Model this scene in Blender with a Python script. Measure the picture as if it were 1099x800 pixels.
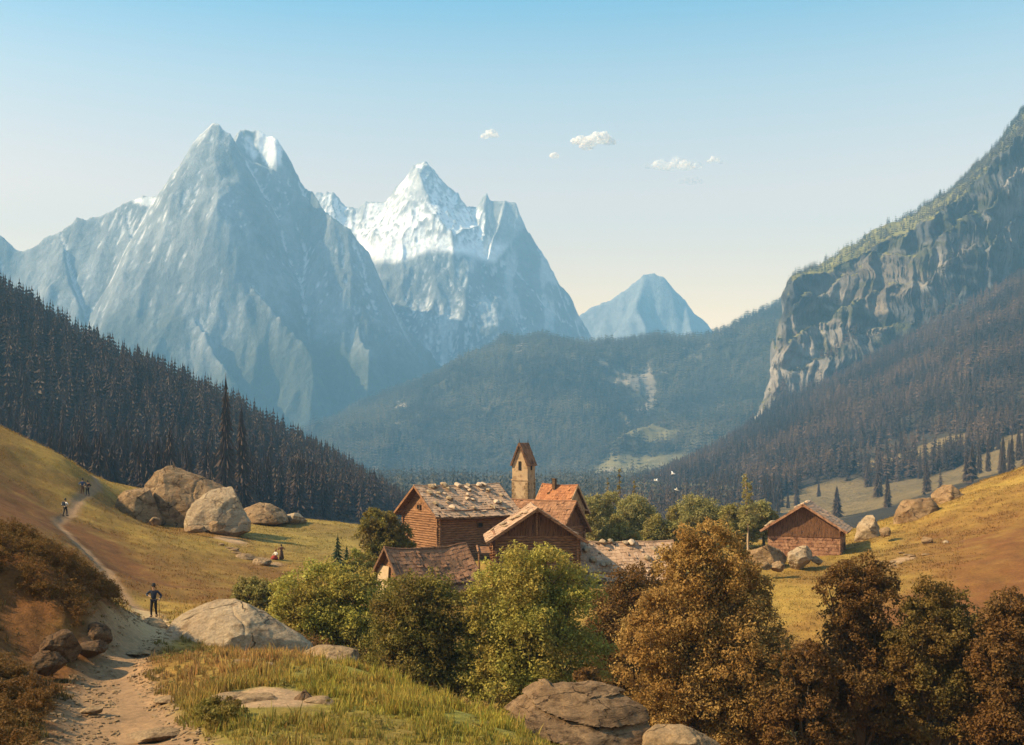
import bpy, bmesh, math, random
import numpy as np
from mathutils import Vector, Matrix, noise as mnoise
R = math.radians
for o in list(bpy.data.objects): bpy.data.objects.remove(o)
S = bpy.context.scene
COL = S.collection
# ------------------------------------------------------------------ camera, sky, sun, exposure
F, CX, HZ = 1178.0, 549.5, 480.0           # focal length, centre column and eye-level row of the view, in picture units
cd = bpy.data.cameras.new('camera'); cam = bpy.data.objects.new('camera', cd); COL.objects.link(cam)
cam.location = (0, 0, 0); cam.rotation_euler = (R(90), 0, 0)
cd.sensor_width = 36; cd.lens = F/1099*36; cd.shift_y = 80/1099
cd.clip_start = .2; cd.clip_end = 60000
S.camera = cam
SUN_EL, SUN_B = R(37), R(-6)                # elevation; how far beyond the picture plane the sun stands on the left
sdir = Vector((-math.cos(SUN_EL)*math.cos(SUN_B), math.cos(SUN_EL)*math.sin(SUN_B), math.sin(SUN_EL)))
W = bpy.data.worlds.new('World'); S.world = W; W.use_nodes = True
nt = W.node_tree
sky = nt.nodes.new('ShaderNodeTexSky'); sky.sky_type = 'NISHITA'; sky.sun_disc = False
sky.sun_elevation = SUN_EL; sky.sun_rotation = math.atan2(sdir.x, sdir.y) % (2*math.pi)
sky.air_density = 1.0; sky.dust_density = 1.2; sky.ozone_density = 1.0; sky.altitude = 900
tint = nt.nodes.new('ShaderNodeMix'); tint.data_type = 'RGBA'; tint.blend_type = 'MULTIPLY'
tint.inputs[0].default_value = 1
_tc = nt.nodes.new('ShaderNodeTexCoord'); _sx = nt.nodes.new('ShaderNodeSeparateXYZ'); _rp = nt.nodes.new('ShaderNodeValToRGB')
nt.links.new(_tc.outputs['Generated'], _sx.inputs[0]); nt.links.new(_sx.outputs[2], _rp.inputs[0])
_el = _rp.color_ramp.elements
_el[0].position = 0; _el[0].color = (2.3, 1.03, .40, 1); _el[1].position = .40; _el[1].color = (.16, .60, .60, 1)
for _p, _c in ((.12, (2.1, .95, .33, 1)), (.22, (1.95, .90, .44, 1)), (.31, (1.15, .82, .54, 1)), (.6, (.95, .95, .9, 1))):
    _e = _el.new(_p); _e.color = _c
nt.links.new(_rp.outputs[0], tint.inputs[7])
nt.links.new(sky.outputs[0], tint.inputs[6])
bg = nt.nodes['Background']; nt.links.new(tint.outputs[2], bg.inputs[0]); bg.inputs[1].default_value = .15
sl = bpy.data.lights.new('sun', 'SUN'); so = bpy.data.objects.new('sun', sl); COL.objects.link(so)
sl.energy = 5.0; sl.angle = R(.6); sl.color = (1, .80, .50)
so.rotation_euler = sdir.to_track_quat('Z', 'Y').to_euler(); so.location = (-50, 0, 60)
S.view_settings.view_transform = 'Standard'; S.view_settings.look = 'None'
S.view_settings.exposure = 1.42; S.view_settings.gamma = 1; S.view_settings.use_curve_mapping = False
HAZE_DENSITY = 1.65e-4; HAZE_COLOR = (.27, .63, 1.0, 1)

# ------------------------------------------------------------------ noise
def _h(ix, iy, seed):
    n = (ix.astype(np.int64)*374761393 + iy.astype(np.int64)*668265263 + seed*1442695041) & 0xffffffff
    n = ((n ^ (n >> 13))*1274126177) & 0xffffffff
    n = n ^ (n >> 16)
    return (n & 0xffff)/65535.0
def vnoise(x, y, seed=0):
    x = np.asarray(x, float); y = np.asarray(y, float)
    ix = np.floor(x); iy = np.floor(y); fx = x-ix; fy = y-iy
    fx = fx*fx*fx*(fx*(fx*6-15)+10); fy = fy*fy*fy*(fy*(fy*6-15)+10)
    a = _h(ix, iy, seed); b = _h(ix+1, iy, seed); c = _h(ix, iy+1, seed); d = _h(ix+1, iy+1, seed)
    return (a*(1-fx)+b*fx)*(1-fy)+(c*(1-fx)+d*fx)*fy
def fbm(x, y, seed=0, oct=5, gain=.5):
    s = 0; a = 1; t = 0
    for i in range(oct):
        s = s + a*(vnoise(x, y, seed+i*17)*2-1); t += a; a *= gain
        x, y = (x*.8-y*.6)*2.03+5.3, (x*.6+y*.8)*2.03+1.7
    return s/t
def ridged(x, y, seed=0, oct=5, gain=.52):
    s = 0; a = 1; t = 0
    for i in range(oct):
        n = 1-np.abs(vnoise(x, y, seed+i*31)*2-1); s = s + a*n*n; t += a; a *= gain
        x, y = (x*.8-y*.6)*2.1+3.1, (x*.6+y*.8)*2.1+7.7
    return s/t
def sst(a, b, x):
    t = np.clip((x-a)/(b-a), 0, 1); return t*t*(3-2*t)
def at(px, py, d): return Vector(((px-CX)/F*d, d, (HZ-py)/F*d))

# ------------------------------------------------------------------ object helpers
def tag(o, label=None, cat=None, group=None, kind=None):
    if label: o['label'] = label
    if cat: o['category'] = cat
    if group: o['group'] = group
    if kind: o['kind'] = kind
    return o
def empty(name, loc, rz=0, label=None, cat=None, group=None):
    o = bpy.data.objects.new(name, None); COL.objects.link(o)
    o.location = loc; o.rotation_euler = (0, 0, rz); o.empty_display_size = .3
    return tag(o, label, cat, group)
def obj(name, me, mat, parent=None):
    o = bpy.data.objects.new(name, me); COL.objects.link(o)
    if mat is not None and not me.materials: me.materials.append(mat)
    if parent is not None: o.parent = parent
    return o
def npmesh(name, V, Q, smooth=False, attrs=None):
    V = np.asarray(V, np.float32); Q = np.asarray(Q, np.int32)
    me = bpy.data.meshes.new(name); k = Q.shape[1]
    me.vertices.add(len(V)); me.vertices.foreach_set('co', V.ravel())
    me.loops.add(Q.size); me.loops.foreach_set('vertex_index', Q.ravel())
    me.polygons.add(len(Q)); me.polygons.foreach_set('loop_start', np.arange(0, Q.size, k, dtype=np.int32))
    me.polygons.foreach_set('loop_total', np.full(len(Q), k, np.int32))
    me.polygons.foreach_set('use_smooth', np.full(len(Q), smooth, bool))
    me.update(calc_edges=True)
    for nm, arr in (attrs or {}).items():
        arr = np.asarray(arr, np.float32)
        if arr.ndim == 1:
            a = me.attributes.new(nm, 'FLOAT', 'POINT'); a.data.foreach_set('value', arr)
        else:
            a = me.attributes.new(nm, 'FLOAT_COLOR', 'POINT')
            c = np.ones((len(V), 4), np.float32); c[:, :3] = arr[:, :3]; a.data.foreach_set('color', c.ravel())
    return me
class MB:
    """collects boxes, bars and tubes into one mesh"""
    def __init__(s): s.v = []; s.f = []
    def add(s, vs, fs):
        b = len(s.v); s.v += [tuple(v) for v in vs]; s.f += [tuple(b+i for i in f) for f in fs]
    def box(s, c, size, M=None):
        c = Vector(c); h = Vector(size)*.5; vs = []
        for sx in (-1, 1):
            for sy in (-1, 1):
                for sz in (-1, 1):
                    p = Vector((sx*h.x, sy*h.y, sz*h.z))
                    if M is not None: p = M @ p
                    vs.append(c+p)
        s.add(vs, [(0,1,3,2),(4,6,7,5),(0,4,5,1),(2,3,7,6),(0,2,6,4),(1,5,7,3)])
    def tube(s, p0, p1, r0, r1=None, n=7, cap=True):
        p0 = Vector(p0); p1 = Vector(p1); r1 = r0 if r1 is None else r1
        q = (p1-p0).to_track_quat('Z', 'Y'); vs = []
        for p, r in ((p0, r0), (p1, r1)):
            for i in range(n):
                a = 2*math.pi*i/n; vs.append(p + q @ Vector((math.cos(a)*r, math.sin(a)*r, 0)))
        fs = [(i, (i+1) % n, n+(i+1) % n, n+i) for i in range(n)]
        if cap: fs += [tuple(range(n))[::-1], tuple(range(n, 2*n))]
        s.add(vs, fs)
    def build(s, name, mat, parent=None, smooth=False, bevel=0):
        me = bpy.data.meshes.new(name); me.from_pydata(s.v, [], s.f)
        me.polygons.foreach_set('use_smooth', [smooth]*len(me.polygons)); me.update()
        o = obj(name, me, mat, parent)
        if bevel:
            m = o.modifiers.new('bevel', 'BEVEL'); m.width = bevel; m.segments = 1
        return o

# ------------------------------------------------------------------ materials
def newmat(name):
    m = bpy.data.materials.new(name); m.use_nodes = True
    return m, m.node_tree, m.node_tree.nodes['Principled BSDF']
def nd(t, typ, **kw):
    n = t.nodes.new(typ)
    for k, v in kw.items(): setattr(n, k, v)
    return n
def mixc(t, fac, a, b, mode='MIX'):
    n = nd(t, 'ShaderNodeMix', data_type='RGBA', blend_type=mode)
    for i, v in ((0, fac), (6, a), (7, b)):
        if isinstance(v, bpy.types.NodeSocket): t.links.new(v, n.inputs[i])
        elif i == 0: n.inputs[0].default_value = v
        else: n.inputs[i].default_value = (*v[:3], 1)
    return n.outputs[2]
def noisef(t, scale, detail=6, rough=.55, vec=None, lo=.3, hi=.7, dist=0):
    n = nd(t, 'ShaderNodeTexNoise'); n.inputs['Scale'].default_value = scale
    n.inputs['Detail'].default_value = detail; n.inputs['Roughness'].default_value = rough
    n.inputs['Distortion'].default_value = dist
    if vec is not None: t.links.new(vec, n.inputs['Vector'])
    m = nd(t, 'ShaderNodeMapRange'); m.inputs[1].default_value = lo; m.inputs[2].default_value = hi
    t.links.new(n.outputs[0], m.inputs[0]); return m.outputs[0]
def coords(t, scale=(1, 1, 1), kind='Object'):
    c = nd(t, 'ShaderNodeTexCoord'); m = nd(t, 'ShaderNodeMapping'); m.inputs['Scale'].default_value = scale
    t.links.new(c.outputs[kind], m.inputs[0]); return m.outputs[0]
def bump(t, p, h, strength=.5, dist=.1):
    b = nd(t, 'ShaderNodeBump'); b.inputs['Strength'].default_value = strength; b.inputs['Distance'].default_value = dist
    t.links.new(h, b.inputs['Height']); t.links.new(b.outputs[0], p.inputs['Normal']); return b
def mat_mix(name, a, b, scale=2, sc3=(1, 1, 1), c=None, cs=8, rough=.9, bs=.5, bd=.05, detail=8, spec=.2, c_lo=.5, c_hi=.62):
    m, t, p = newmat(name); v = coords(t, sc3)
    col = mixc(t, noisef(t, scale, detail, .6, v), a, b)
    if c is not None: col = mixc(t, noisef(t, cs, 5, .6, v, c_lo, c_hi), col, c)
    t.links.new(col, p.inputs['Base Color']); p.inputs['Roughness'].default_value = rough
    p.inputs['Specular IOR Level'].default_value = spec
    bump(t, p, noisef(t, scale*4, 8, .65, v, 0, 1), bs, bd)
    return m
def mat_flat(name, c, rough=.8, var=.25):
    return mat_mix(name, [x*(1-var) for x in c], [x*(1+var) for x in c], 9, rough=rough, bs=.2, bd=.01)
def mat_leaf(name, dark, light, transl=.35, warm=None, ws=.45):
    m, t, p = newmat(name)
    a = nd(t, 'ShaderNodeAttribute'); a.attribute_name = 'rnd'
    col = mixc(t, a.outputs['Fac'], dark, light)
    if warm is not None:
        col = mixc(t, noisef(t, ws, 4, .6, coords(t), .42, .62), col, warm)
    t.links.new(col, p.inputs['Base Color']); p.inputs['Roughness'].default_value = .75
    p.inputs['Specular IOR Level'].default_value = .15
    tr = nd(t, 'ShaderNodeBsdfTranslucent'); t.links.new(col, tr.inputs[0])
    mx = nd(t, 'ShaderNodeMixShader'); mx.inputs[0].default_value = transl
    t.links.new(p.outputs[0], mx.inputs[1]); t.links.new(tr.outputs[0], mx.inputs[2])
    t.links.new(mx.outputs[0], t.nodes['Material Output'].inputs[0])
    return m
def mat_vcol(name, fine=6.0, bs=.6, bd=.08, rough=.95, amp=.35, coarse=.5):
    m, t, p = newmat(name); v = coords(t)
    a = nd(t, 'ShaderNodeAttribute'); a.attribute_name = 'col'
    n1 = noisef(t, fine, 8, .65, v, .25, .75); n2 = noisef(t, coarse, 6, .6, v, .3, .7)
    c1 = mixc(t, n1, [1-amp]*3, [1+amp]*3); c2 = mixc(t, n2, (1-amp*.6, 1-amp*.65, 1-amp*.7), (1+amp*.6, 1+amp*.5, 1+amp*.3))
    col = mixc(t, 1, mixc(t, 1, a.outputs['Color'], c1, 'MULTIPLY'), c2, 'MULTIPLY')
    t.links.new(col, p.inputs['Base Color']); p.inputs['Roughness'].default_value = rough
    p.inputs['Specular IOR Level'].default_value = .1
    bump(t, p, noisef(t, fine*1.3, 8, .7, v, 0, 1), bs, bd)
    return m
def mat_rock(name, a, b, stain, sc=.5, crack=.35, bd=.2, z=1.6):
    m, t, p = newmat(name); v = coords(t, (1, 1, z), 'Object'); 
    col = mixc(t, noisef(t, sc, 9, .65, v, .32, .68), a, b)
    col = mixc(t, noisef(t, sc*2.3, 7, .65, v, .50, .66), col, stain)
    col = mixc(t, noisef(t, sc*14, 5, .7, v, .35, .75), mixc(t, 1, col, (.68, .66, .64), 'MULTIPLY'), mixc(t, 1, col, (1.18, 1.15, 1.1), 'MULTIPLY'))
    nz = nd(t, 'ShaderNodeTexNoise'); nz.inputs['Scale'].default_value = sc*2.2; nz.inputs['Detail'].default_value = 6; t.links.new(v, nz.inputs['Vector'])
    mv = nd(t, 'ShaderNodeMix', data_type='RGBA', blend_type='LINEAR_LIGHT'); mv.inputs[0].default_value = .9/sc*.35; t.links.new(v, mv.inputs[6]); t.links.new(nz.outputs['Color'], mv.inputs[7])
    vo = nd(t, 'ShaderNodeTexVoronoi', feature='DISTANCE_TO_EDGE'); vo.inputs['Scale'].default_value = crack; t.links.new(mv.outputs[2], vo.inputs['Vector'])
    mr = nd(t, 'ShaderNodeMapRange'); mr.inputs[1].default_value = 0; mr.inputs[2].default_value = .013; t.links.new(vo.outputs['Distance'], mr.inputs[0])
    ck = noisef(t, sc*1.7, 3, .5, v, .42, .56); ad = nd(t, 'ShaderNodeMath', operation='MAXIMUM'); t.links.new(mr.outputs[0], ad.inputs[0]); t.links.new(ck, ad.inputs[1])
    col = mixc(t, ad.outputs[0], [x*.55 for x in stain], col)
    t.links.new(col, p.inputs['Base Color']); p.inputs['Roughness'].default_value = .95; p.inputs['Specular IOR Level'].default_value = .1
    b1 = bump(t, p, noisef(t, sc*5, 10, .7, v, 0, 1), .9, bd)
    b2 = nd(t, 'ShaderNodeBump'); b2.inputs['Strength'].default_value = .8; b2.inputs['Distance'].default_value = bd; t.links.new(ad.outputs[0], b2.inputs['Height']); t.links.new(b1.outputs[0], b2.inputs['Normal']); t.links.new(b2.outputs[0], p.inputs['Normal'])
    return m
M = {}
M['ground'] = mat_vcol('meadow_ground', 5, .8, .12)
M['path'] = mat_vcol('sandy_path', 4, .8, .08, amp=.28)
M['hill'] = mat_vcol('hill_ground', .08, .5, 3, amp=.3, coarse=.01)
M['crag'] = mat_vcol('mountain_rock', .03, .9, 14, amp=.3, coarse=.006)
M['rock'] = mat_rock('boulder', (.22, .13, .062), (.38, .255, .135), (.13, .07, .032), .32, .22, .35)
M['rock_warm'] = mat_rock('weathered_slab', (.25, .155, .075), (.40, .275, .15), (.13, .075, .036), .7, .5, .15)
M['rock_ledge'] = mat_rock('split_ledge_rock', (.12, .07, .035), (.30, .19, .10), (.07, .04, .02), .9, .55, .14, 3.2)
M['rock_dark'] = mat_rock('dark_stone', (.10, .055, .028), (.20, .12, .06), (.06, .032, .016), 1.5, .8, .1)
M['rock_grey'] = mat_rock('grey_stone', (.30, .21, .125), (.45, .34, .21), (.20, .13, .07), .5, .2, .2)
M['log'] = mat_mix('aged_log_timber', (.17, .075, .032), (.33, .165, .075), 2.2, sc3=(.35, .35, 3), c=(.08, .035, .018), cs=5, bs=.6, bd=.03)
M['plank'] = mat_mix('dark_plank_timber', (.115, .05, .022), (.23, .105, .045), 2.5, sc3=(3, 3, .3), c=(.05, .025, .014), cs=5, bs=.6, bd=.03)
M['shed'] = mat_mix('brown_bark_boards', (.10, .05, .026), (.22, .115, .055), 2, c=(.045, .022, .012), cs=4, bs=.6, bd=.04)
def mat_shingle(name, lo, hi):
    m, t, p = newmat(name); v = coords(t, (1, 1, 1))
    a = nd(t, 'ShaderNodeAttribute'); a.attribute_name = 'rnd'
    col = mixc(t, a.outputs['Fac'], lo, hi)
    col = mixc(t, noisef(t, 1.2, 6, .6, v, .5, .68), col, [x*.6 for x in lo])
    t.links.new(col, p.inputs['Base Color']); p.inputs['Roughness'].default_value = .9
    bump(t, p, noisef(t, 14, 6, .6, v, 0, 1), .6, .03); return m
M['shingle'] = mat_shingle('pale_wood_shingles', (.37, .215, .115), (.49, .305, .175))
M['shingle_dark'] = mat_shingle('brown_wood_shingles', (.19, .08, .03), (.30, .14, .06))
M['shingle_orange'] = mat_shingle('orange_roof_tiles', (.27, .095, .03), (.38, .15, .05))
M['plaster'] = mat_mix('old_lime_render', (.36, .23, .12), (.46, .31, .17), 1.0, c=(.27, .165, .085), cs=1.6, bs=.5, bd=.05)
M['void'] = mat_flat('unlit_opening', (.012, .009, .007))
M['stonewall'] = mat_mix('reddish_stone_blocks', (.25, .11, .055), (.44, .23, .12), 1.6, c=(.14, .06, .03), cs=3, bs=.7, bd=.05)
M['bark'] = mat_mix('bark', (.07, .045, .028), (.15, .10, .06), 5, sc3=(1, 1, .25), bs=.8, bd=.05)
M['bark_pale'] = mat_mix('pale_bark', (.33, .22, .12), (.45, .32, .19), 4, bs=.5, bd=.03)
M['leaf_green'] = mat_leaf('fresh_green_leaves', (.17, .155, .025), (.54, .47, .09), warm=(.36, .26, .055))
M['leaf_olive'] = mat_leaf('olive_leaves', (.14, .115, .03), (.40, .34, .09), warm=(.25, .18, .05))
M['leaf_pale'] = mat_leaf('pale_olive_leaves', (.17, .15, .05), (.42, .37, .12), warm=(.30, .24, .08))
M['leaf_rust'] = mat_leaf('rusty_autumn_leaves', (.25, .138, .04), (.49, .305, .085), warm=(.32, .17, .042))
M['leaf_brown'] = mat_leaf('brown_green_leaves', (.115, .058, .018), (.23, .128, .034), warm=(.16, .075, .02))  # autumn brown, with shade of low right bushes and left scrub darkened in
M['leaf_deep'] = mat_leaf('deep_green_leaves', (.10, .085, .018), (.32, .26, .05), warm=(.20, .125, .03))
M['leaf_dull'] = mat_leaf('dull_green_brown_leaves', (.085, .055, .014), (.27, .19, .045), warm=(.16, .085, .02))
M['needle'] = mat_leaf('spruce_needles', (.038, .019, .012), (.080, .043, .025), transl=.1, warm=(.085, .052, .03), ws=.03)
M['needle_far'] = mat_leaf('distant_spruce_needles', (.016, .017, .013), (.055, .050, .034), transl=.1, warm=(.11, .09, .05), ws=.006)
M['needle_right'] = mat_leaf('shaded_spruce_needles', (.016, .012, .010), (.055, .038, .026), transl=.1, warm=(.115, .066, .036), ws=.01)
M['needle_green'] = mat_leaf('green_spruce_needles', (.02, .03, .010), (.08, .09, .025), transl=.15)
M['grass'] = None
def mat_grass(name):
    m, t, p = newmat(name)
    a = nd(t, 'ShaderNodeAttribute'); a.attribute_name = 'col'
    t.links.new(a.outputs['Color'], p.inputs['Base Color']); p.inputs['Roughness'].default_value = .8
    p.inputs['Specular IOR Level'].default_value = .1
    tr = nd(t, 'ShaderNodeBsdfTranslucent'); t.links.new(a.outputs['Color'], tr.inputs[0])
    mx = nd(t, 'ShaderNodeMixShader'); mx.inputs[0].default_value = .35
    t.links.new(p.outputs[0], mx.inputs[1]); t.links.new(tr.outputs[0], mx.inputs[2])
    t.links.new(mx.outputs[0], t.nodes['Material Output'].inputs[0]); return m
M['grass'] = mat_grass('grass_blades')

# ------------------------------------------------------------------ terrain fields
class TPS:
    """smooth surface through control points (column, distance) -> row"""
    def __init__(s, pts, lam=1e-3, su=300., sv=3.):
        P = np.array(pts, float); s.su, s.sv = su, sv
        s.c = np.stack([P[:, 0]/su, np.log(P[:, 1])*sv], 1); n = len(P)
        K = s.k(s.c, s.c) + lam*np.eye(n); A = np.zeros((n+3, n+3))
        A[:n, :n] = K; A[:n, n] = A[n, :n] = 1; A[:n, n+1:] = s.c; A[n+1:, :n] = s.c.T
        s.w = np.linalg.solve(A, np.concatenate([P[:, 2], [0, 0, 0]]))
    @staticmethod
    def k(a, b):
        r2 = ((a[:, None, :]-b[None, :, :])**2).sum(-1); return .5*r2*np.log(r2+1e-12)
    def __call__(s, px, d):
        px = np.asarray(px, float); d = np.asarray(d, float); shp = np.broadcast(px, d).shape
        q = np.stack([np.broadcast_to(px, shp).ravel()/s.su, np.log(np.broadcast_to(d, shp).ravel())*s.sv], 1)
        out = np.empty(len(q)); n = len(s.c)
        for i in range(0, len(q), 60000):
            qq = q[i:i+60000]; out[i:i+60000] = s.k(qq, s.c) @ s.w[:n] + s.w[n] + qq @ s.w[n+1:]
        return out.reshape(shp)
def rows(d): return [(px, k, py) for k, L in d.items() for px, py in L]
NEAR = TPS(rows({  # leftmost columns rise out of view, shaped to shade the left bank
 13: [(-200,830),(0,880),(300,890),(600,920),(900,990),(1300,1000)],
 20: [(-260,700),(-80,780),(0,812),(100,824),(200,817),(400,832),(600,862),(800,950),(1100,990),(1300,1000)],
 26: [(-260,640),(-80,735),(0,768),(60,783),(130,788),(250,770),(400,775),(560,793),(650,830),(750,890),(900,950),(1100,950),(1300,950)],
 32: [(-260,560),(-90,670),(0,722),(60,742),(130,747),(250,731),(400,737),(500,764),(600,815),(700,890),(900,930),(1200,930)],
 38: [(-260,500),(-90,610),(0,672),(50,700),(85,714),(125,717),(200,706),(300,710),(400,722),(480,772),(600,860),(800,900),(1100,905)],
 42: [(-260,470),(-60,568),(0,592),(60,616),(100,655),(125,690),(160,698),(250,702),(330,707),(400,738),(480,800)],
 47: [(-260,450),(-60,556),(0,578),(60,602),(100,628),(132,658),(160,678),(200,690),(300,704),(370,718),(450,790)],
 56: [(-260,480),(0,598),(60,628),(110,655),(165,664),(220,675),(260,688),(350,725),(450,800),(600,850),(900,850),(1200,840)],
 62: [(165,661),(120,655),(220,668)],
 75: [(-260,430),(0,572),(60,600),(100,628),(140,645),(200,655),(300,665),(400,735),(600,780),(800,765),(900,745),(1000,730),(1100,715),(1300,690)],
 95: [(-260,430),(0,550),(60,574),(90,592),(130,612),(200,627),(300,642),(400,655),(500,655),(600,660),(700,665),(800,668),(900,655),(1000,632),(1100,612),(1300,580)],
 120:[(-260,380),(-100,450),(0,507),(60,540),(100,556),(200,588),(300,611),(400,612),(500,603),(600,603),(700,606),(800,606),(900,602),(1000,584),(1100,556),(1300,500)],
 142:[(-260,340),(-100,410),(0,463),(35,479),(65,492),(102,521),(128,550),(160,563),(220,569)],
 152:[(100,511),(126,530),(165,553),(210,561),(300,575),(400,585),(500,588),(600,588),(700,588),(800,588),(900,578),(950,560),(1000,540),(1050,519),(1100,503),(1300,430)],
 178:[(-260,345),(-100,420),(0,472),(100,515),(150,524),(200,538),(250,550),(300,556),(350,559),(400,566),(500,575),(700,578),(900,573),(1000,548),(1100,512),(1300,440)],
 235:[(-260,440),(0,500),(100,540),(200,572),(300,582),(400,586),(600,596),(800,600),(1000,585),(1100,560),(1300,500)],
 350:[(-260,560),(0,590),(300,600),(600,612),(900,610),(1300,590)],
}), 2e-3)
def ground_z(x, y, noise=True):
    x = np.asarray(x, float); y = np.asarray(y, float)
    r = np.hypot(x, y)+1e-6; th = np.arctan2(x, y); tc = np.clip(th, -.62, .62)
    d = np.clip(r*np.cos(tc), 1.0, None); px = CX+F*np.tan(tc)
    zn = (HZ-NEAR(px, np.clip(d, 12, 350)))/F*np.clip(d, 12, 350)
    valley = -52 + 10*fbm(x*.004, y*.004, 5, 3) - 10*sst(1000, 3000, r)
    z = zn*(1-sst(260, 420, d)) + valley*sst(260, 420, d)
    z = -1.75*(1-sst(0, 14, d)) + z*sst(0, 14, d)
    back = -1.75 - .03*r
    z = z*(1-sst(.9, 1.9, np.abs(th))) + back*sst(.9, 1.9, np.abs(th))
    if noise:
        z = z + fbm(x*.16, y*.16, 3, 5)*(.10+.30*sst(30, 90, r)) + fbm(x*.9, y*.9, 9, 4)*.09*sst(3, 14, r)
        bank = np.exp(-(((px-55)/85)**2))*np.exp(-(((d-41)/5)**2))
        z = z + bank*(fbm(x*.6, y*.6, 77, 4)*.55)
    return z
def gz(x, y): return float(ground_z(np.array([x]), np.array([y]))[0])
def on_ground(px, d, dz=0):
    x = (px-CX)/F*d; return Vector((x, d, gz(x, d)+dz))

PATH = [(165,12,2.0),(150,18,1.9),(142,22,1.55),(128,27,1.35),(120,32,1.2),(120,37,1.05),(136,42,.85),(156,47,.8),(168,54,.8),(160,60,.7),(148,68,.6),(128,78,.55),(108,89,.5),(88,97,.45),(70,103,.42),(62,108,.42),(70,114,.42),(84,126,.42),(97,136,.42),(105,144,.42),(103,152,.42),(98,162,.42)]
PP = np.array([((px-CX)/F*d, d, w) for px, d, w in PATH])
def path_mask(x, y):
    """distance outside the path's edge, in metres"""
    best = np.full(x.shape, 1e9)
    for a, b in zip(PP[:-1], PP[1:]):
        ax, ay, aw = a; bx, by, bw = b
        t = np.clip(((x-ax)*(bx-ax)+(y-ay)*(by-ay))/((bx-ax)**2+(by-ay)**2), 0, 1)
        best = np.minimum(best, np.hypot(x-ax-t*(bx-ax), y-ay-t*(by-ay)) - (aw+t*(bw-aw)))
    return best
def blobs(px, d, L):
    s = 0
    for bx, bd, rx, rd, k in L: s = s + k*np.exp(-((px-bx)/rx)**2-((d-bd)/rd)**2)
    return np.clip(s, 0, 1)
def cov(px, d, x, y):
    """ground cover weights: dirt, lush grass, bare rock"""
    n = fbm(x*.12, y*.12, 21, 5); n2 = fbm(x*.5, y*.5, 22, 5)
    dirt_shade = blobs(px, d, [(40,39,120,8,1.5),(90,26,50,8,1.2),(125,50,45,9,1.4),(200,92,150,14,.75),(60,108,60,12,.6),(0,100,50,25,.8),(120,100,40,18,.5),(1090,105,120,30,.9),(980,86,170,11,.7),(1000,125,40,12,.3),(285,118,45,9,.7),(230,140,50,6,.6),(-60,60,90,40,.8)])  # bare earth; the right-edge brown also paints in the slope's shade
    dirt_shade = np.clip(dirt_shade+n2*.45*(dirt_shade > .05)+n*.25, 0, 1)
    lush = np.clip(blobs(px, d, [(400,33,130,9,1.),(520,29,90,6,.9),(240,27,70,5,.7)])+n2*.5, 0, 1)*(d < 60)
    rock = blobs(px, d, [(290,28.5,60,1.8,1.),(60,38,60,3,.35),(165,48,30,5,.9),(245,136,30,5,.6),(290,124,30,4,.5),(965,112,30,5,.5)])
    rock = sst(.35, .6, rock+n2*.3)
    return dirt_shade, lush, rock, n, n2
def ground_cols(x, y):
    r = np.hypot(x, y); px = CX+F*np.clip(x/np.maximum(y, 1), -1, 1); d = y
    dirt_shade, lush, rock, n, n2 = cov(px, d, x, y)
    C = lambda *c: np.array(c)[None, :]
    w = lambda a: a[:, None]
    m = np.clip(.5+n*1.3, 0, 1)
    c = C(.21, .115, .028)*(1-w(m)) + C(.31, .20, .042)*w(m)
    grn = np.clip(blobs(px, d, [(350,150,110,30,.7),(930,120,100,12,.3)])+n2*.2, 0, 1)
    c = c*(1-w(grn*.6)) + C(.20, .175, .05)*w(grn*.6)
    c = c*(1-w(lush)) + C(.19, .17, .035)*w(lush)
    c = c*(1-w(dirt_shade)) + C(.155, .066, .020)*w(dirt_shade)
    c = c*(1-w(rock)) + C(.34, .22, .12)*w(rock)
    pm = path_mask(x, y); e = np.clip(1-sst(-.25, .5, pm + n2*.5), 0, 1)*(y < 180)*(y > 5)
    pc = C(.25, .150, .075)*(1-w(sst(40, 48, d)*(d < 66))) + C(.38, .26, .13)*w(sst(40, 48, d)*(d < 66))
    c = c*(1-w(e)) + pc*w(e)
    far = sst(300, 500, r); c = c*(1-w(far)) + C(.05, .042, .022)*w(far)
    return c, pm

def struct(o): o['kind'] = 'structure'; return o
def build_ground():
    tf = np.arctan((np.linspace(-330, 1430, 590)-CX)/F)
    tl = np.linspace(-math.pi, tf[0], 40)[:-1]; tr = np.linspace(tf[-1], math.pi, 40)[1:]
    T = np.concatenate([tl, tf, tr])
    r1 = np.exp(np.arange(math.log(2.5), math.log(14), .06)); r2 = np.exp(np.arange(math.log(14), math.log(240), .0062))
    r3 = np.exp(np.arange(math.log(240), math.log(7700), .045)); RR = np.concatenate([[.01], r1, r2, r3])
    th, rr = np.meshgrid(T, RR); x = (rr*np.sin(th)).ravel(); y = (rr*np.cos(th)).ravel()
    z = ground_z(x, y); c, pm = ground_cols(x, y)
    z = z - .12*(1-sst(-.5, .25, pm))*(y < 170)*(y > 5)
    nr, nc = len(RR), len(T); i = np.arange(nr*nc).reshape(nr, nc)
    Q = np.stack([i[:-1, :-1], i[:-1, 1:], i[1:, 1:], i[1:, :-1]], -1).reshape(-1, 4)[:, ::-1]
    onp = (pm[Q].mean(1) < 0.05) & (y[Q].mean(1) < 162) & (y[Q].mean(1) > 5)
    V = np.stack([x, y, z], 1)
    for nm, sel, mt in (('ground', ~onp, 'ground'), ('path', onp, 'path')):
        q = Q[sel]; u, inv = np.unique(q, return_inverse=True)
        struct(obj(nm, npmesh(nm, V[u], inv.reshape(q.shape), True, {'col': c[u]}), M[mt]))
build_ground()

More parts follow.
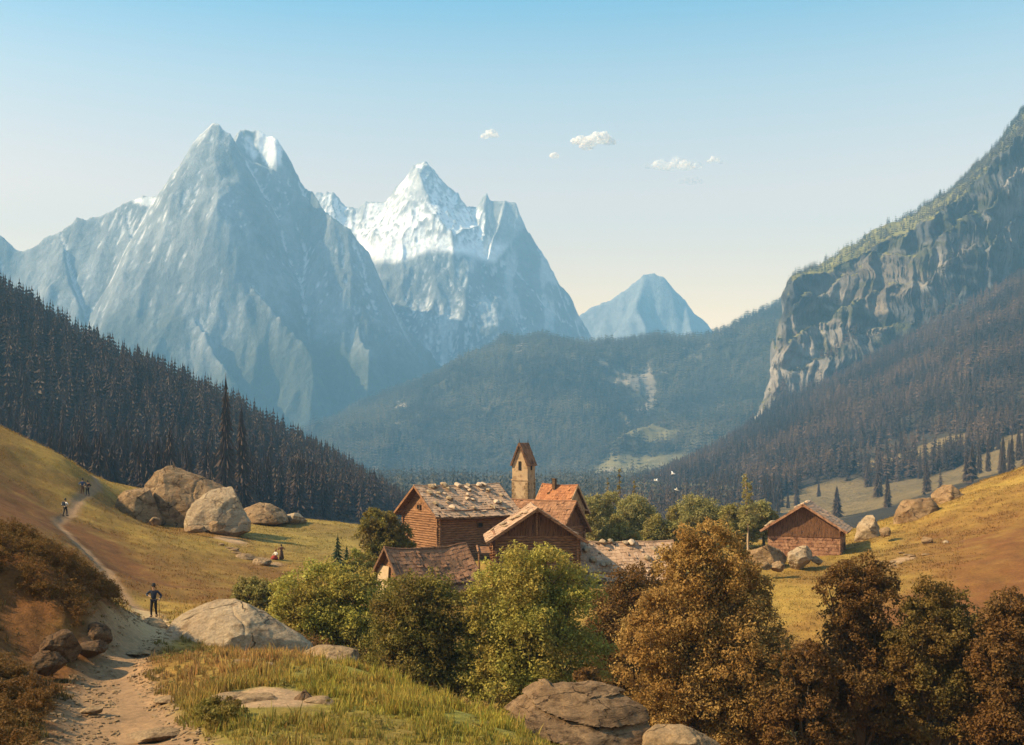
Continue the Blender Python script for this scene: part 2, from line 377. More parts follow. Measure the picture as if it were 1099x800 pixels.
# --- a hill as a sheet over (column, log distance)
def sheet(name, px, d, zf, colf, mat, smooth=True, post=None):
    P, D = np.meshgrid(px, d); P = P.ravel(); D = D.ravel()
    x = (P-CX)/F*D; z = zf(P, D); V = np.stack([x, D, z], 1)
    nr, nc = len(d), len(px); i = np.arange(nr*nc).reshape(nr, nc)
    Q = np.stack([i[:-1, :-1], i[:-1, 1:], i[1:, 1:], i[1:, :-1]], -1).reshape(-1, 4)[:, ::-1]
    # surface slope for the colouring
    Z = z.reshape(nr, nc); X = x.reshape(nr, nc); Y = D.reshape(nr, nc)
    gx = np.gradient(Z, axis=1)/np.maximum(np.gradient(X, axis=1), .01)
    gy = np.gradient(Z, axis=0)/np.maximum(np.gradient(Y, axis=0), .01)
    slope = np.hypot(gx, gy).ravel()
    C = colf(P, D, x, z, slope)
    if post: V = post(V, P, D, slope)
    return struct(obj(name, npmesh(name, V, Q, smooth, {'col': C}), mat))

FH = TPS(rows({
 260:[(-300,590),(0,592),(300,600),(520,600)],
 330:[(-300,550),(0,556),(150,560),(250,561),(300,566),(400,575),(520,585)],
 420:[(-300,500),(0,525),(150,540),(300,558),(400,567),(520,575)],
 520:[(-300,400),(0,460),(100,492),(200,515),(300,540),(400,559),(520,572)],
 650:[(-300,250),(-100,300),(0,350),(60,386),(100,403),(180,435),(240,462),(300,496),(350,515),(400,542),(440,563),(520,580)],
 800:[(-300,220),(-100,290),(0,334),(60,376),(100,398),(180,432),(240,458),(300,490),(350,508),(400,535),(440,558),(460,572),(520,590)],
 1000:[(-300,280),(0,370),(200,450),(400,545),(520,590)],
 1500:[(-300,520),(0,560),(400,600),(520,610)],
}), 2e-3)
def fh_z(P, D):
    x = (P-CX)/F*D
    return (HZ-FH(P, D))/F*D + fbm(x*.02, D*.02, 41, 4)*4
def hillcol(a, b, seed, f=.01):
    def g(P, D, x, z, s):
        n = np.clip(.5+fbm(x*f, D*f, seed, 5)*1.3, 0, 1)[:, None]
        return np.array(a)[None]*(1-n)+np.array(b)[None]*n
    return g
sheet('forested_hillside', np.linspace(-290, 510, 200), np.exp(np.linspace(math.log(262), math.log(1480), 160)), fh_z, hillcol((.05, .035, .02), (.10, .07, .035), 4), M['hill'])

MH = TPS(rows({
 1500:[(200,600),(500,590),(800,590),(1000,590)],
 2000:[(200,560),(300,548),(500,540),(600,535),(700,523),(800,512),(900,500),(1000,490)],
 2400:[(200,550),(300,530),(400,515),(500,512),(600,502),(650,492),(720,480),(800,470),(900,440),(1000,420)],
 2900:[(200,540),(300,505),(330,490),(400,470),(470,455),(520,435),(560,420),(600,430),(640,418),(700,425),(760,430),(800,405),(900,360),(1000,330)],
 3500:[(200,520),(300,492),(335,470),(360,452),(400,434),(440,421),(470,408),(500,388),(520,375),(545,364),(565,362),(600,369),(640,372),(700,365),(760,358),(800,344),(838,326),(900,290),(1000,240)],
 3900:[(200,540),(335,485),(400,450),(470,430),(560,385),(640,388),(760,380),(838,345),(1000,270)],
 5000:[(200,600),(500,580),(800,560),(1000,540)],
}), 1e-3)
def mh_z(P, D):
    x = (P-CX)/F*D
    return (HZ-MH(P, D)+sst(2700, 3200, D)*(fbm(P*.022, D*.0008, 66, 5)*9+(ridged(P*.012, D*.0006, 67, 4)-.5)*6))/F*D + (ridged(x*.0022+.3*fbm(x*.003, D*.003, 3, 3), D*.0014, 51, 5)-.45)*115*sst(2050, 2700, D)*(1-.75*sst(3150, 3450, D)) + fbm(x*.012, D*.012, 8, 4)*9
def mh_col(P, D, x, z, s):
    n = fbm(x*.006, D*.006, 61, 5); n_ = fbm(x*.02, D*.02, 62, 5); c = np.array((.045, .040, .022))[None]*(1+.4*n[:, None])
    mead = blobs(P, D, [(720,2230,75,150,1.),(640,2150,50,100,.7),(690,2500,50,80,.6)]); mead = sst(.3, .6, mead+n*.35)[:, None]
    c = c*(1-mead)+np.array((.15, .125, .055))*mead
    scar = sst(.5, .7, blobs(P, D, [(668,3080,30,70,1.),(695,2980,9,160,1.),(560,3330,10,90,.8),(750,3200,12,90,.6),(430,3100,12,160,.5)])+n*.3+n_*.9)[:, None]
    return c*(1-scar)+np.array((.22, .18, .13))*scar
sheet('wooded_hill', np.linspace(210, 990, 520), np.exp(np.linspace(math.log(1550), math.log(4900), 340)), mh_z, mh_col, M['hill'])

RL = TPS(rows({
 380:[(500,620),(700,615),(900,610),(1100,600),(1400,560)],
 500:[(500,612),(700,600),(800,592),(900,577),(1000,566),(1100,540),(1400,470)],
 800:[(500,590),(650,562),(750,552),(850,546),(900,540),(950,528),(1000,516),(1100,488),(1400,380)],
 1100:[(500,575),(650,545),(750,528),(850,507),(930,490),(1000,470),(1100,430),(1400,300)],
 1500:[(500,565),(650,535),(700,518),(780,487),(840,460),(900,438),(1000,395),(1100,335),(1400,180)],
 1900:[(500,560),(650,534),(700,518),(760,493),(800,466),(820,450),(840,436),(900,410),(1000,355),(1100,300),(1400,130)],
}), 1e-3)
TOPX = [500,650,700,760,800,808,815,822,829,835,840,846,852,862,880,905,925,940,955,970,985,1000,1020,1040,1060,1080,1099,1150,1250,1400]
TOPY = [585,545,525,500,474,462,446,425,398,362,322,304,298,293,284,268,258,247,240,236,228,217,205,186,166,144,122,70,-10,-80]
def rm_z(P, D):
    x = (P-CX)/F*D
    low = RL(P, np.minimum(D, 1900))
    top = np.interp(P + fbm(P*.11, D*.004, 71, 4)*7, TOPX, TOPY)
    # buttresses: the foot of the wall steps back and forth along the cliff, gullies cut in between
    q = P-.42*(D-1925)
    w = ridged(q*.0062+.7*fbm(P*.010, D*.004, 5, 4), D*.0012, 72, 3, .36)
    foot = 1915 + 120*(1-w) + 25*fbm(P*.06, D*.01, 73, 4)
    t = (D-foot)/140; t = t + .10*np.sin(6.2832*(t*3.2+.9*fbm(P*.012, D*0, 76, 4)))*sst(-.1, .2, t)*(1-sst(.85, 1.1, t)) + .10*fbm(P*.05, D*.02, 77, 4)
    face = np.clip(t, 0, 1)**.85
    crest = 16*(1-sst(.8, 4.2, t))*sst(850, 900, P)
    py = low*(1-face) + (top+crest)*face
    strata = 3.5*fbm(P*.03, py*.075, 74, 4)*sst(.05, .3, t)*(1-sst(.9, 1.3, t))
    py = py + strata
    back = sst(4.5, 9, t); py = py*(1-back)+590*back
    z = (HZ-py)/F*D
    return z + fbm(x*.01, D*.01, 43, 5)*9*sst(500, 900, D)*(1-.6*face) - (ridged(x*.006, D*.006, 75, 4)-.5)*10*sst(800, 1300, D)*(1-face)
def rm_mead(P, D, x):
    n = fbm(x*.008, D*.008, 91, 5)
    m = blobs(P, D, [(905,850,55,70,1.),(880,900,45,70,.9),(960,800,60,60,.8),(1010,1010,42,45,1.),(930,1040,45,40,.8),(870,700,90,80,1.),(1050,760,120,90,.9),(1090,900,40,60,.7)])
    return sst(.38, .6, m+n*.45)
def rm_col(P, D, x, z, s):
    n = fbm(x*.01, D*.01, 92, 5)[:, None]; c = np.array((.055, .042, .025))*(1+.4*n)
    m = rm_mead(P, D, x)[:, None]; c = c*(1-m) + np.array((.20, .14, .058))*m
    rock = (sst(1.0, 1.7, s + .5*n[:, 0])*(D > 1800))[:, None]
    rc = np.array((.066, .066, .066))*(1+1.2*fbm(x*.012, z*.02, 93, 6)[:, None]) + np.array((.13, .10, .07))*sst(.22, .42, fbm(x*.006-z*.006, z*.004, 94, 5))[:, None]
    rc = rc*(.8+.65*sst(-.25, .35, fbm((x+.55*z)/60, z/26, 306, 6)))[:, None]; vg = (sst(.12, .3, fbm((x+.3*z)/45, z/22, 307, 5))*.8)[:, None]; rc = rc*(1-vg)+np.array((.06, .06, .025))*vg
    c = c*(1-rock) + rc*rock
    g = (sst(1960, 2030, D)*(1-rock[:, 0]))[:, None]; c = c*(1-g) + np.array((.20, .175, .05))*(1+.5*n)*g
    return np.clip(c, .01, .9)
def rm_post(V, P, D, s):
    k = sst(.7, 1.6, s)*(D > 1860); x, y, z = V[:, 0], V[:, 1], V[:, 2]; u = x+.55*z
    a = ridged(u/95, z/60, 301, 5, .55)-.5; b = fbm(x/16, z/9, 302, 5); c = ridged(z/34+.3*fbm(x/60, z/60, 304, 3), x/260, 303, 3)-.5
    V = V.copy(); V[:, 1] += k*(26*a+6*b+10*c); V[:, 0] += k*(12*fbm(z/40, x/70, 305, 4)); V[:, 2] += k*4*b; return V
sheet('cliff_mountain', np.concatenate([np.linspace(510, 790, 120)[:-1], np.linspace(790, 1180, 520)[:-1], np.linspace(1180, 1390, 50)]),
      np.concatenate([np.exp(np.linspace(math.log(390), math.log(1850), 200))[:-1], np.linspace(1850, 2350, 340)[:-1], np.linspace(2350, 3400, 50)]), rm_z, rm_col, M['crag'], True, rm_post)

# --- high peaks: ridge networks
def P3(L): return [tuple(at(*p)) for p in L]
def ridge_field(x, y, ridges, base):
    z = np.full(x.shape, base, float)
    for pts, k, pw in ridges:
        for a, b in zip(pts[:-1], pts[1:]):
            dx, dy = b[0]-a[0], b[1]-a[1]
            t = np.clip(((x-a[0])*dx+(y-a[1])*dy)/(dx*dx+dy*dy+1e-9), 0, 1)
            dist = np.hypot(x-a[0]-t*dx, y-a[1]-t*dy)
            z = np.maximum(z, a[2]+t*(b[2]-a[2]) - k*dist**pw)
    return z
def peak(name, x0, x1, y0, y1, step, ridges, colf, warp, rough, wl, seed):
    gx = np.arange(x0, x1, step); gy = np.arange(y0, y1, step); X, Y = np.meshgrid(gx, gy); X = X.ravel(); Y = Y.ravel()
    wx = fbm(X/wl, Y/wl, seed, 4)*warp; wy = fbm(X/wl+9, Y/wl+4, seed+1, 4)*warp
    Z = ridge_field(X+wx, Y+wy, ridges, -70)
    h = np.clip((Z+70)/160, 0, 1)
    Z = Z + (ridged(X/(wl*.8), Y/(wl*1.6), seed+2, 6, .5)-.5)*rough*h + (ridged(X/(wl*.2), Y/(wl*.3), seed+3, 5)-.5)*rough*.12*h + (ridged(X/(wl*.45), Y/(wl*.7), seed+5, 5)-.4)*rough*.8*h*np.clip(1-Z/900, 0, 1)
    nr, nc = len(gy), len(gx); i = np.arange(nr*nc).reshape(nr, nc)
    Q = np.stack([i[:-1, :-1], i[:-1, 1:], i[1:, 1:], i[1:, :-1]], -1).reshape(-1, 4)
    G = Z.reshape(nr, nc); g1 = np.gradient(G, step, axis=1).ravel(); g0 = np.gradient(G, step, axis=0).ravel()
    lap = np.gradient(np.gradient(G, step, axis=1), step, axis=1)+np.gradient(np.gradient(G, step, axis=0), step, axis=0)
    global CURV; CURV = np.clip(lap.ravel()*step*1.2, -1, 1)
    return struct(obj(name, npmesh(name, np.stack([X, Y, Z], 1), Q, True, {'col': colf(X, Y, Z, g1, g0)}), M['crag']))
RS = 1.0
def rk(d, L): return [tuple(at(p[0], p[1], RS*(p[2] if len(p) > 2 else d))) for p in L]
def snowmix(c, s, snow=(.95, .94, .92)): s = np.clip(s, 0, 1)[:, None]; return c*(1-s)+np.array(snow)*s
# left peak
def p1col(X, Y, Z, gx, gy):
    n = fbm(X/260, Y/260, 101, 6); n3 = fbm(X/70+.004*Z, Z/160, 102, 5)
    c = np.array((.19, .20, .205))[None]*(1+.55*n3[:, None]+.3*n[:, None]); c = c + .05*np.clip(-CURV, 0, 1)[:, None]
    s = np.hypot(gx, gy)
    sn = sst(1000, 1450, Z+350*n)*sst(1.9, 1.1, s+.5*n3)
    sn = np.maximum(sn*.5, .5*sst(.45, .9, CURV+1.1*n)*sst(100, 700, Z))
    hi = blobs(CX+F*X/Y, HZ-F*Z/Y, [(288,156,24,20,1.1),(150,216,24,6,1.)]); sn = np.maximum(sn, sst(.3, .6, hi+n3*1.2-.1)*.9*sst(.15, .4, hi))
    lowm = (sst(520, 250, Z+160*n)*.85)[:, None]; c = c*(1-lowm)+np.array((.05, .055, .035))*lowm; sn = sn*(1-lowm[:, 0])
    return snowmix(np.clip(c, .02, .8), sn)
RS = .85
R1 = [
 (rk(5000, [(-200,225),(-60,250),(0,253),(22,259),(60,243),(100,233),(128,217),(150,213),(168,213),(176,200),(196,176),(213,142),(226,130),(234,128),(246,138),(262,160,5050),(300,190,5080),(330,213,5080),(350,226),(365,238),(385,262),(400,300),(418,330),(440,352),(470,387),(505,402),(540,430)]), 1.85, 1.0),
 (rk(5250, [(250,150,5100),(258,139,5220),(275,138,5260),(292,146,5260),(312,168,5250),(330,196,5220),(345,218,5120)]), 1.8, 1.0),
 (rk(0, [(213,142,5000),(186,205,4870),(186,262,4700),(206,332,4500),(236,390,4300)]), 1.6, 1.0),
 (rk(0, [(236,130,5000),(250,210,4850),(268,300,4640),(318,372,4480)]), 1.7, 1.0),
 (rk(0, [(60,243,5000),(74,290,4830),(92,345,4600),(125,405,4300)]), 1.5, 1.0),
 (rk(0, [(128,217,5000),(146,275,4820),(160,345,4600),(200,420,4300)]), 1.6, 1.0),
 (rk(0, [(-60,250,5000),(-20,310,4800),(20,360,4500)]), 1.5, 1.0),
 (rk(0, [(380,258,5000),(372,320,4850),(390,372,4650)]), 1.6, 1.0),
]
peak('rocky_peak', -2900, 90, 3250, 5050, 6, R1, p1col, 34, 85, 330, 201)
# middle snow peak
def p2col(X, Y, Z, gx, gy):
    n = fbm(X/300, Y/300, 111, 6); n3 = fbm(X/90, Z/200, 112, 5); px = CX+F*X/Y; py = HZ-F*Z/Y
    c = np.array((.19, .20, .21))[None]*(1+.45*n3[:, None])
    s = np.hypot(gx, gy)
    line = np.interp(px, [340,385,430,480,530,545,570,640], [262,276,274,270,282,262,232,180])
    up = sst(6, -4, py-line+n*9)
    steep = np.maximum(sst(1.35, 2.0, s+.7*n3)*.8, sst(.1, .5, -CURV+.3*n3)*.8)*sst(270, 255, py)
    sn = up*(1-steep)
    streak = np.maximum(sst(.22, .45, n3+.35*fbm(px/9, py/40, 113, 4))*.3, .45*sst(.45, .9, CURV+.7*n))
    return snowmix(np.clip(c, .02, .8), np.maximum(sn, streak))
RS = .75
R2 = [
 (rk(7000, [(300,200),(340,204),(360,212),(385,216),(400,211),(412,213),(430,201),(445,182),(457,171),(468,182),(485,197),(500,214),(510,216)]), 1.35, 1.0),
 (rk(7000, [(510,216),(516,210),(526,219),(535,213),(545,211),(556,216),(566,238),(580,266),(600,306),(620,336),(640,366),(672,402),(720,440)]), 2.4, 1.0),
 (rk(0, [(457,171,7000),(452,215,6850),(440,262,6650),(430,285,6560),(425,340,6420),(440,400,6200)]), 1.5, 1.0),
 (rk(0, [(400,211,7000),(392,250,6800),(400,280,6620),(385,340,6450)]), 1.5, 1.0),
 (rk(0, [(545,211,7000),(530,255,6780),(525,285,6600),(538,340,6450),(562,400,6200)]), 2.3, 1.0),
 (rk(0, [(500,214,7000),(492,262,6720),(490,284,6600),(480,330,6480),(500,400,6200)]), 1.6, 1.0),
 (rk(0, [(420,284,6570),(470,280,6600),(525,286,6590)]), 2.6, 1.0),
]
peak('snowy_peak', -1240, 1080, 4350, 6200, 6, R2, p2col, 32, 95, 300, 231)
def p3col(X, Y, Z, gx, gy):
    n = fbm(X/400, Y/400, 121, 6); c = np.array((.24, .26, .29))[None]*(1+.4*n[:, None])
    return snowmix(np.clip(c, .02, .8), sst(.0, .4, n)*.6)
RS = .65
R3 = [(rk(10000, [(560,380),(600,350),(622,336),(650,319),(670,309),(687,294),(700,297),(716,303),(735,321),(765,352),(800,378),(860,400)]), 1.75, 1.0),
      (rk(0, [(690,294,10000),(682,330,9700),(700,370,9300)]), 1.3, 1.0), (rk(0, [(735,321,10000),(740,350,9700),(760,380,9400)]), 1.3, 1.0)]
peak('distant_peak', -130, 2000, 5650, 7450, 13, R3, p3col, 40, 90, 380, 261)

# ------------------------------------------------------------------ conifers
def spruce_geo(seed, layers=13, sides=9, slim=.17, droop=.35, sub=2):
    """unit-high spruce crown: rings of drooping ragged boughs"""
    rg = random.Random(seed); V = []; T = []; rn = []
    for L in range(layers):
        f = L/(layers-1); zc = .10+.88*f; rad = slim*(1-f)**.82*rg.uniform(.82, 1.15)+.008
        n = sides
        for k in range(n):
            if rg.random() < .1: continue
            a = 2*math.pi*(k+rg.uniform(-.35, .35))/n+L*.9; r = rad*rg.uniform(.6, 1.2)
            w = .62*2*math.pi/n*rg.uniform(.7, 1.2); h = .075*rg.uniform(.8, 1.3)
            top = (0, 0, min(1, zc+h*.55)); c, s = math.cos, math.sin
            tip = (r*c(a), r*s(a), zc-r*droop-h*.3)
            l = (r*.55*c(a-w), r*.55*s(a-w), zc-r*.2-h*.35); q = (r*.55*c(a+w), r*.55*s(a+w), zc-r*.2-h*.35)
            b = len(V); V += [top, l, tip, q]; T += [(b, b+1, b+2), (b, b+2, b+3)]
            v = rg.uniform(0, 1); rn += [v*.5, v*.6, v, v*.6]
    b = len(V); V += [(0, 0, 1.03), (.006, 0, .93), (-.004, .006, .93), (-.004, -.006, .93)]; T += [(b, b+1, b+2), (b, b+2, b+3), (b, b+3, b+1)]; rn += [.8, .5, .5, .5]
    return np.array(V), np.array(T), np.array(rn)
def forest_stuff(name, pts, hts, geos, mat, label, seed=0, leanv=.03):
    rg = np.random.RandomState(seed); VV = []; TT = []; RN = []; off = 0; gi = rg.randint(0, len(geos), len(pts))
    for g, (V, T, rn) in enumerate(geos):
        s = np.where(gi == g)[0]; k = len(s)
        if not k: continue
        a = rg.uniform(0, 6.28, k); h = hts[s]; wd = h*rg.uniform(.75, 1.6, k)
        c, sn = np.cos(a)[:, None], np.sin(a)[:, None]
        X = (V[:, 0]*c - V[:, 1]*sn)*wd[:, None]+pts[s, 0, None]+V[:, 2]*(rg.normal(0, leanv, k)*h)[:, None]
        Y = (V[:, 0]*sn + V[:, 1]*c)*wd[:, None]+pts[s, 1, None]
        Z = V[:, 2]*h[:, None]+pts[s, 2, None]
        VV.append(np.stack([X, Y, Z], -1).reshape(-1, 3))
        TT.append((T[None]+(np.arange(k)*len(V))[:, None, None]+off).reshape(-1, 3)); off += k*len(V)
        RN.append(np.clip(rn[None]*.6+rg.uniform(-.25, .4, k)[:, None]+.1, 0, 1).ravel())
    o = obj(name, npmesh(name, np.concatenate(VV), np.concatenate(TT), False, {'rnd': np.concatenate(RN)}), mat)
    return tag(o, label, 'forest', kind='stuff')
rs = np.random.RandomState(7)
def scatter(zf, p0, p1, d0, d1, n, keep, rs=rs):
    P = rs.uniform(p0, p1, n); D = np.sqrt(rs.uniform(d0*d0, d1*d1, n)); x = (P-CX)/F*D
    k = keep(P, D, x) > rs.uniform(0, 1, n); P, D, x = P[k], D[k], x[k]; z = zf(P, D)
    return P, D, np.stack([x, D, z-.4], 1)
geoH = [spruce_geo(i, 24, 14, w_, .5) for i, w_ in enumerate((.15, .12, .19, .14, .17))]; geoM = [spruce_geo(20+i, 11, 9, w_) for i, w_ in enumerate((.17, .14, .21, .16, .19))]; geoL = [spruce_geo(40+i, 5, 6, .2) for i in range(4)]
# left forest: the nearest 240 as trees of their own, the rest as stuff
P, D, pts = scatter(fh_z, -160, 470, 330, 900, 6400, lambda P, D, x: (D > np.interp(P, [-200,200,300,400,450], [325,345,400,520,640]))*(D < 860)*np.where(P > 440, .35, 1))
ht = (11+17*rs.uniform(0, 1, len(D))**.8)*np.interp(D, [330, 520, 860], [.92, 1, 1.0])*np.interp(P, [300,440], [1,.75])
vis = (P > -5)*(P < 450); size = np.where(vis, ht/D, 0); order = np.argsort(-size); ind = order[:235]; rest = order[235:]
TRK = {}
def spruce_meshes(i, geo, mat, key):
    V, T, rn = geo; me = npmesh('crown', V, T, False, {'rnd': rn}); me.materials.append(mat)
    if 't' not in TRK:
        mb = MB(); mb.tube((0, 0, -.02), (0, 0, .5), .011, .007, 7); mb.tube((0, 0, .5), (0, 0, .98), .007, .001, 6)
        o = mb.build('trunk', M['bark']); TRK['t'] = o.data; bpy.data.objects.remove(o)
    return me, TRK['t']
SP = [spruce_meshes(i, g, M['needle'], 'n') for i, g in enumerate(geoH)]
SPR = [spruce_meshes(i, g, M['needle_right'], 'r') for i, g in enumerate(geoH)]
SPG = [spruce_meshes(i, spruce_geo(70+i, 14, 11, .24), M['needle_green'], 'g') for i in range(2)]
rnd = random.Random(3)
def spruce(p, h, w, meshes, label, group=None, name='spruce_tree'):
    e = empty(name, p, 0, label, 'tree', group)
    c, t = meshes
    for nm, me in (('crown', c), ('trunk', t)):
        o = obj(nm, me, None, e); o.scale = (h*w, h*w, h)
    e.rotation_euler = (rnd.uniform(-.02, .02), rnd.uniform(-.02, .02), rnd.uniform(0, 6.28))
    return e
for i in ind: spruce(pts[i], ht[i], rnd.uniform(.9, 1.6), SP[i % 5], 'dark spruce crowded among its like in the forest on the left slope', 'spruces of the left forest')
forest_stuff('spruce_forest', pts[rest], ht[rest], geoM, M['needle'], 'dense brown-purple spruce forest covering the slope behind the left meadow', 1)
spruce(Vector(((243-CX)/F*338, 338, fh_z(np.array([243.]), np.array([338.]))[0])), 45, .85, SP[1], 'tallest spruce, rising high above the left forest behind the big boulders', name='tall_spruce_tree')
spruce(Vector(((262-CX)/F*350, 350, fh_z(np.array([262.]), np.array([350.]))[0])), 37, .9, SP[3], 'second tallest spruce, just right of the tallest one', name='tall_spruce_tree')
spruce(Vector(((183-CX)/F*345, 345, fh_z(np.array([183.]), np.array([345.]))[0])), 29, 1.0, SP[2], 'pointed spruce rising behind the left end of the big boulders', name='tall_spruce_tree')
# middle hill forest
def mh_keep(P, D, x):
    n = fbm(x*.006, D*.006, 61, 5); m = blobs(P, D, [(720,2230,75,150,1.),(640,2150,50,100,.7),(690,2500,50,80,.6)])
    s = .8*blobs(P, D, [(668,3080,30,70,1.),(695,2980,9,160,1.),(560,3330,10,90,.8),(750,3200,12,90,.6),(430,3100,12,160,.5)])
    return (1-sst(.3, .55, m+n*.35)*.96)*(1-sst(.3, .5, s+n*.4)*.9)
P, D, pts = scatter(mh_z, 290, 900, 1600, 3600, 36000, mh_keep)
forest_stuff('hillside_forest', pts, rs.uniform(12, 34, len(D)), geoL, M['needle_far'], 'hazy conifer forest over the rounded hill in the middle of the valley', 2)
P, D, pts = scatter(lambda P, D: ground_z((P-CX)/F*D, D), 330, 800, 800, 1750, 5200, lambda P, D, x: .35+.65*sst(-.3, .1, fbm(x*.006, D*.006, 99, 4)))
forest_stuff('valley_forest', pts, rs.uniform(12, 28, len(D)), geoL, M['needle_far'], 'forest on the valley floor behind the hamlet', 6)
# right forest
def rm_keep(P, D, x):
    n = fbm(x*.02, D*.02, 95, 4); w = ridged(P*.0135+.5*fbm(P*.01, D*.002, 5, 3), D*.0012, 72, 4)
    return (1-rm_mead(P, D, x)*.97)*(.35+.65*sst(-.35, -.1, n))*(D < 1915+100*(1-w))*sst(640, 760, D+80*n)
P, D, pts = scatter(rm_z, 600, 1180, 640, 2020, 17000, rm_keep)
ht = rs.uniform(13, 26, len(D)); mead = rm_mead(P, D, pts[:, 0]) > .5
vis = (P > 820)*(P < 1110); size = np.where(vis, ht/D*(1+mead), 0); order = np.argsort(-size); ind = order[:55]; rest = order[55:]
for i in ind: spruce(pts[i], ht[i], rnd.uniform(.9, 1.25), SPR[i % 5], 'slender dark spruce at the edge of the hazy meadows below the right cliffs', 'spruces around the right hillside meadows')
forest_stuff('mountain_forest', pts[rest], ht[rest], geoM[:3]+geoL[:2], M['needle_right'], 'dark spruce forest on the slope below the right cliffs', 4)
# fringe on the cliff tops and on the skyline at the right
P, D, pts = scatter(rm_z, 840, 1180, 2070, 2600, 5200, lambda P, D, x: sst(960, 1060, P)*.75+.10+.5*sst(.1, .3, fbm(x*.02, D*.02, 97, 4)))
forest_stuff('clifftop_forest', pts, rs.uniform(9, 20, len(D)), geoL, M['needle_far'], 'thin line of conifers along the top of the right cliffs', 5)

# ------------------------------------------------------------------ rocks
def rock(name, p, dims, seed, mat, label, group=None, outline=None, cuts=9, rough=.06, rz=0, layers=0, cat='boulder', sub=5, sharp=.0):
    """boulder cut by random planes; outline = silhouette in unit (x, z) steps around its middle"""
    rg = random.Random(seed)
    bm = bmesh.new(); bmesh.ops.create_icosphere(bm, subdivisions=sub, radius=1)
    V = np.array([v.co for v in bm.verts]); dirs = V/np.linalg.norm(V, axis=1)[:, None]
    r = np.full(len(V), 1.15)
    pl = []
    for i in range(cuts):
        n = Vector((rg.gauss(0, 1), rg.gauss(0, 1), rg.gauss(0, .8))).normalized(); pl.append((np.array(n), rg.uniform(.55, .95)))
    k = 34.0
    acc = np.exp(-k*r)
    for n, h in pl:
        dn = dirs @ n; rr = np.where(dn > .05, h/np.maximum(dn, .05), 9); acc += np.exp(-k*np.minimum(rr, 9))
    r = -np.log(acc)/k
    P = dirs*r[:, None]
    if outline:
        P = dirs.copy()
        ang = np.array([math.atan2(z, x) for x, z in outline]); rad = np.array([math.hypot(x, z) for x, z in outline]); o = np.argsort(ang); ang = ang[o]; rad = rad[o]
        ph = np.arctan2(P[:, 2], P[:, 0]); cx_, sx_ = np.cos(ph), np.sin(ph); Rr = np.full(len(ph), 1e9); pg = np.stack([rad*np.cos(ang), rad*np.sin(ang)], 1)
        for a_, b_ in zip(pg, np.roll(pg, -1, 0)):
            e_ = b_-a_; den = cx_*e_[1]-sx_*e_[0]; den = np.where(np.abs(den) < 1e-9, 1e-9, den)
            tt = (a_[0]*e_[1]-a_[1]*e_[0])/den; uu = (a_[0]*sx_-a_[1]*cx_)/den; Rr = np.where((tt > 0)*(uu >= -1e-6)*(uu <= 1+1e-6), np.minimum(Rr, tt), Rr)
        Rr = np.where(Rr > 5, 1, Rr)
        hr = np.hypot(P[:, 0], P[:, 2]); s = Rr*np.where(hr > 1e-6, np.clip(hr, 1e-6, 1)**.75/np.maximum(hr, 1e-6), 1)
        P[:, 0] *= s; P[:, 2] *= s; P[:, 1] = np.sign(P[:, 1])*np.abs(P[:, 1])**.8
        for i in range(cuts+5):
            n = np.array((rg.gauss(0, .5), -abs(rg.gauss(.7, .45))*(1 if rg.random() < .85 else -1), rg.gauss(.4, .6))); n /= np.linalg.norm(n)
            sup = np.percentile(P @ n, 99.7); h = sup*(rg.uniform(.55, .78) if i < 6 else rg.uniform(.74, .93)); ex_ = np.clip(P @ n-h, 0, None); P = P-ex_[:, None]*n[None]*.97
    else:
        for i in range(9):
            n = np.array((rg.gauss(0, 1), rg.gauss(0, 1), rg.gauss(.3, .7))); n /= np.linalg.norm(n)
            sup = (P @ n).max(); ex_ = np.clip(P @ n-sup*rg.uniform(.66, .9), 0, None); P = P-ex_[:, None]*n[None]*.97
        sc = np.abs(P).max(0); P = P/sc
    sx, sy, sz = dims
    P = P*np.array([sx/2, sy/2, sz/2])[None]
    off = rg.uniform(0, 50); m = min(dims)
    out = []
    for q, dd in zip(P, dirs):
        v = Vector(q); f = 1.3/m
        n = mnoise.fractal(v*f+Vector((off, 0, 0)), 1, 2, 5)*rough*m + mnoise.fractal(v*f*5+Vector((off, 9, 0)), 1, 2, 3)*rough*.3*m
        c = (1-abs(mnoise.noise(v*f*.9+Vector((off, 3, 3)))*2))  # cracks
        n -= max(0, c-.9)*rough*4*m
        v = v + Vector(dd)*n
        if layers:
            u = (v.z+.10*v.x)/dims[2]*layers + .9*mnoise.noise(v*.35+Vector((off, 0, 0))); fr = u-math.floor(u)
            sft = ((.5-fr)*.13 if fr < .8 else -.10)*m*(.6+.8*mnoise.noise(v*.8+Vector((0, off, 0))))
            v.x += dd[0]*sft; v.y += dd[1]*sft
        out.append(v)
    for v, q in zip(bm.verts, out): v.co = q
    me = bpy.data.meshes.new(name); bm.to_mesh(me); bm.free()
    me.polygons.foreach_set('use_smooth', [True]*len(me.polygons))
    try: me.set_sharp_from_angle(angle=R(28))
    except Exception: pass
    o = obj(name, me, mat); o.location = p; o.rotation_euler = (0, 0, rz)
    return tag(o, label, cat, group)
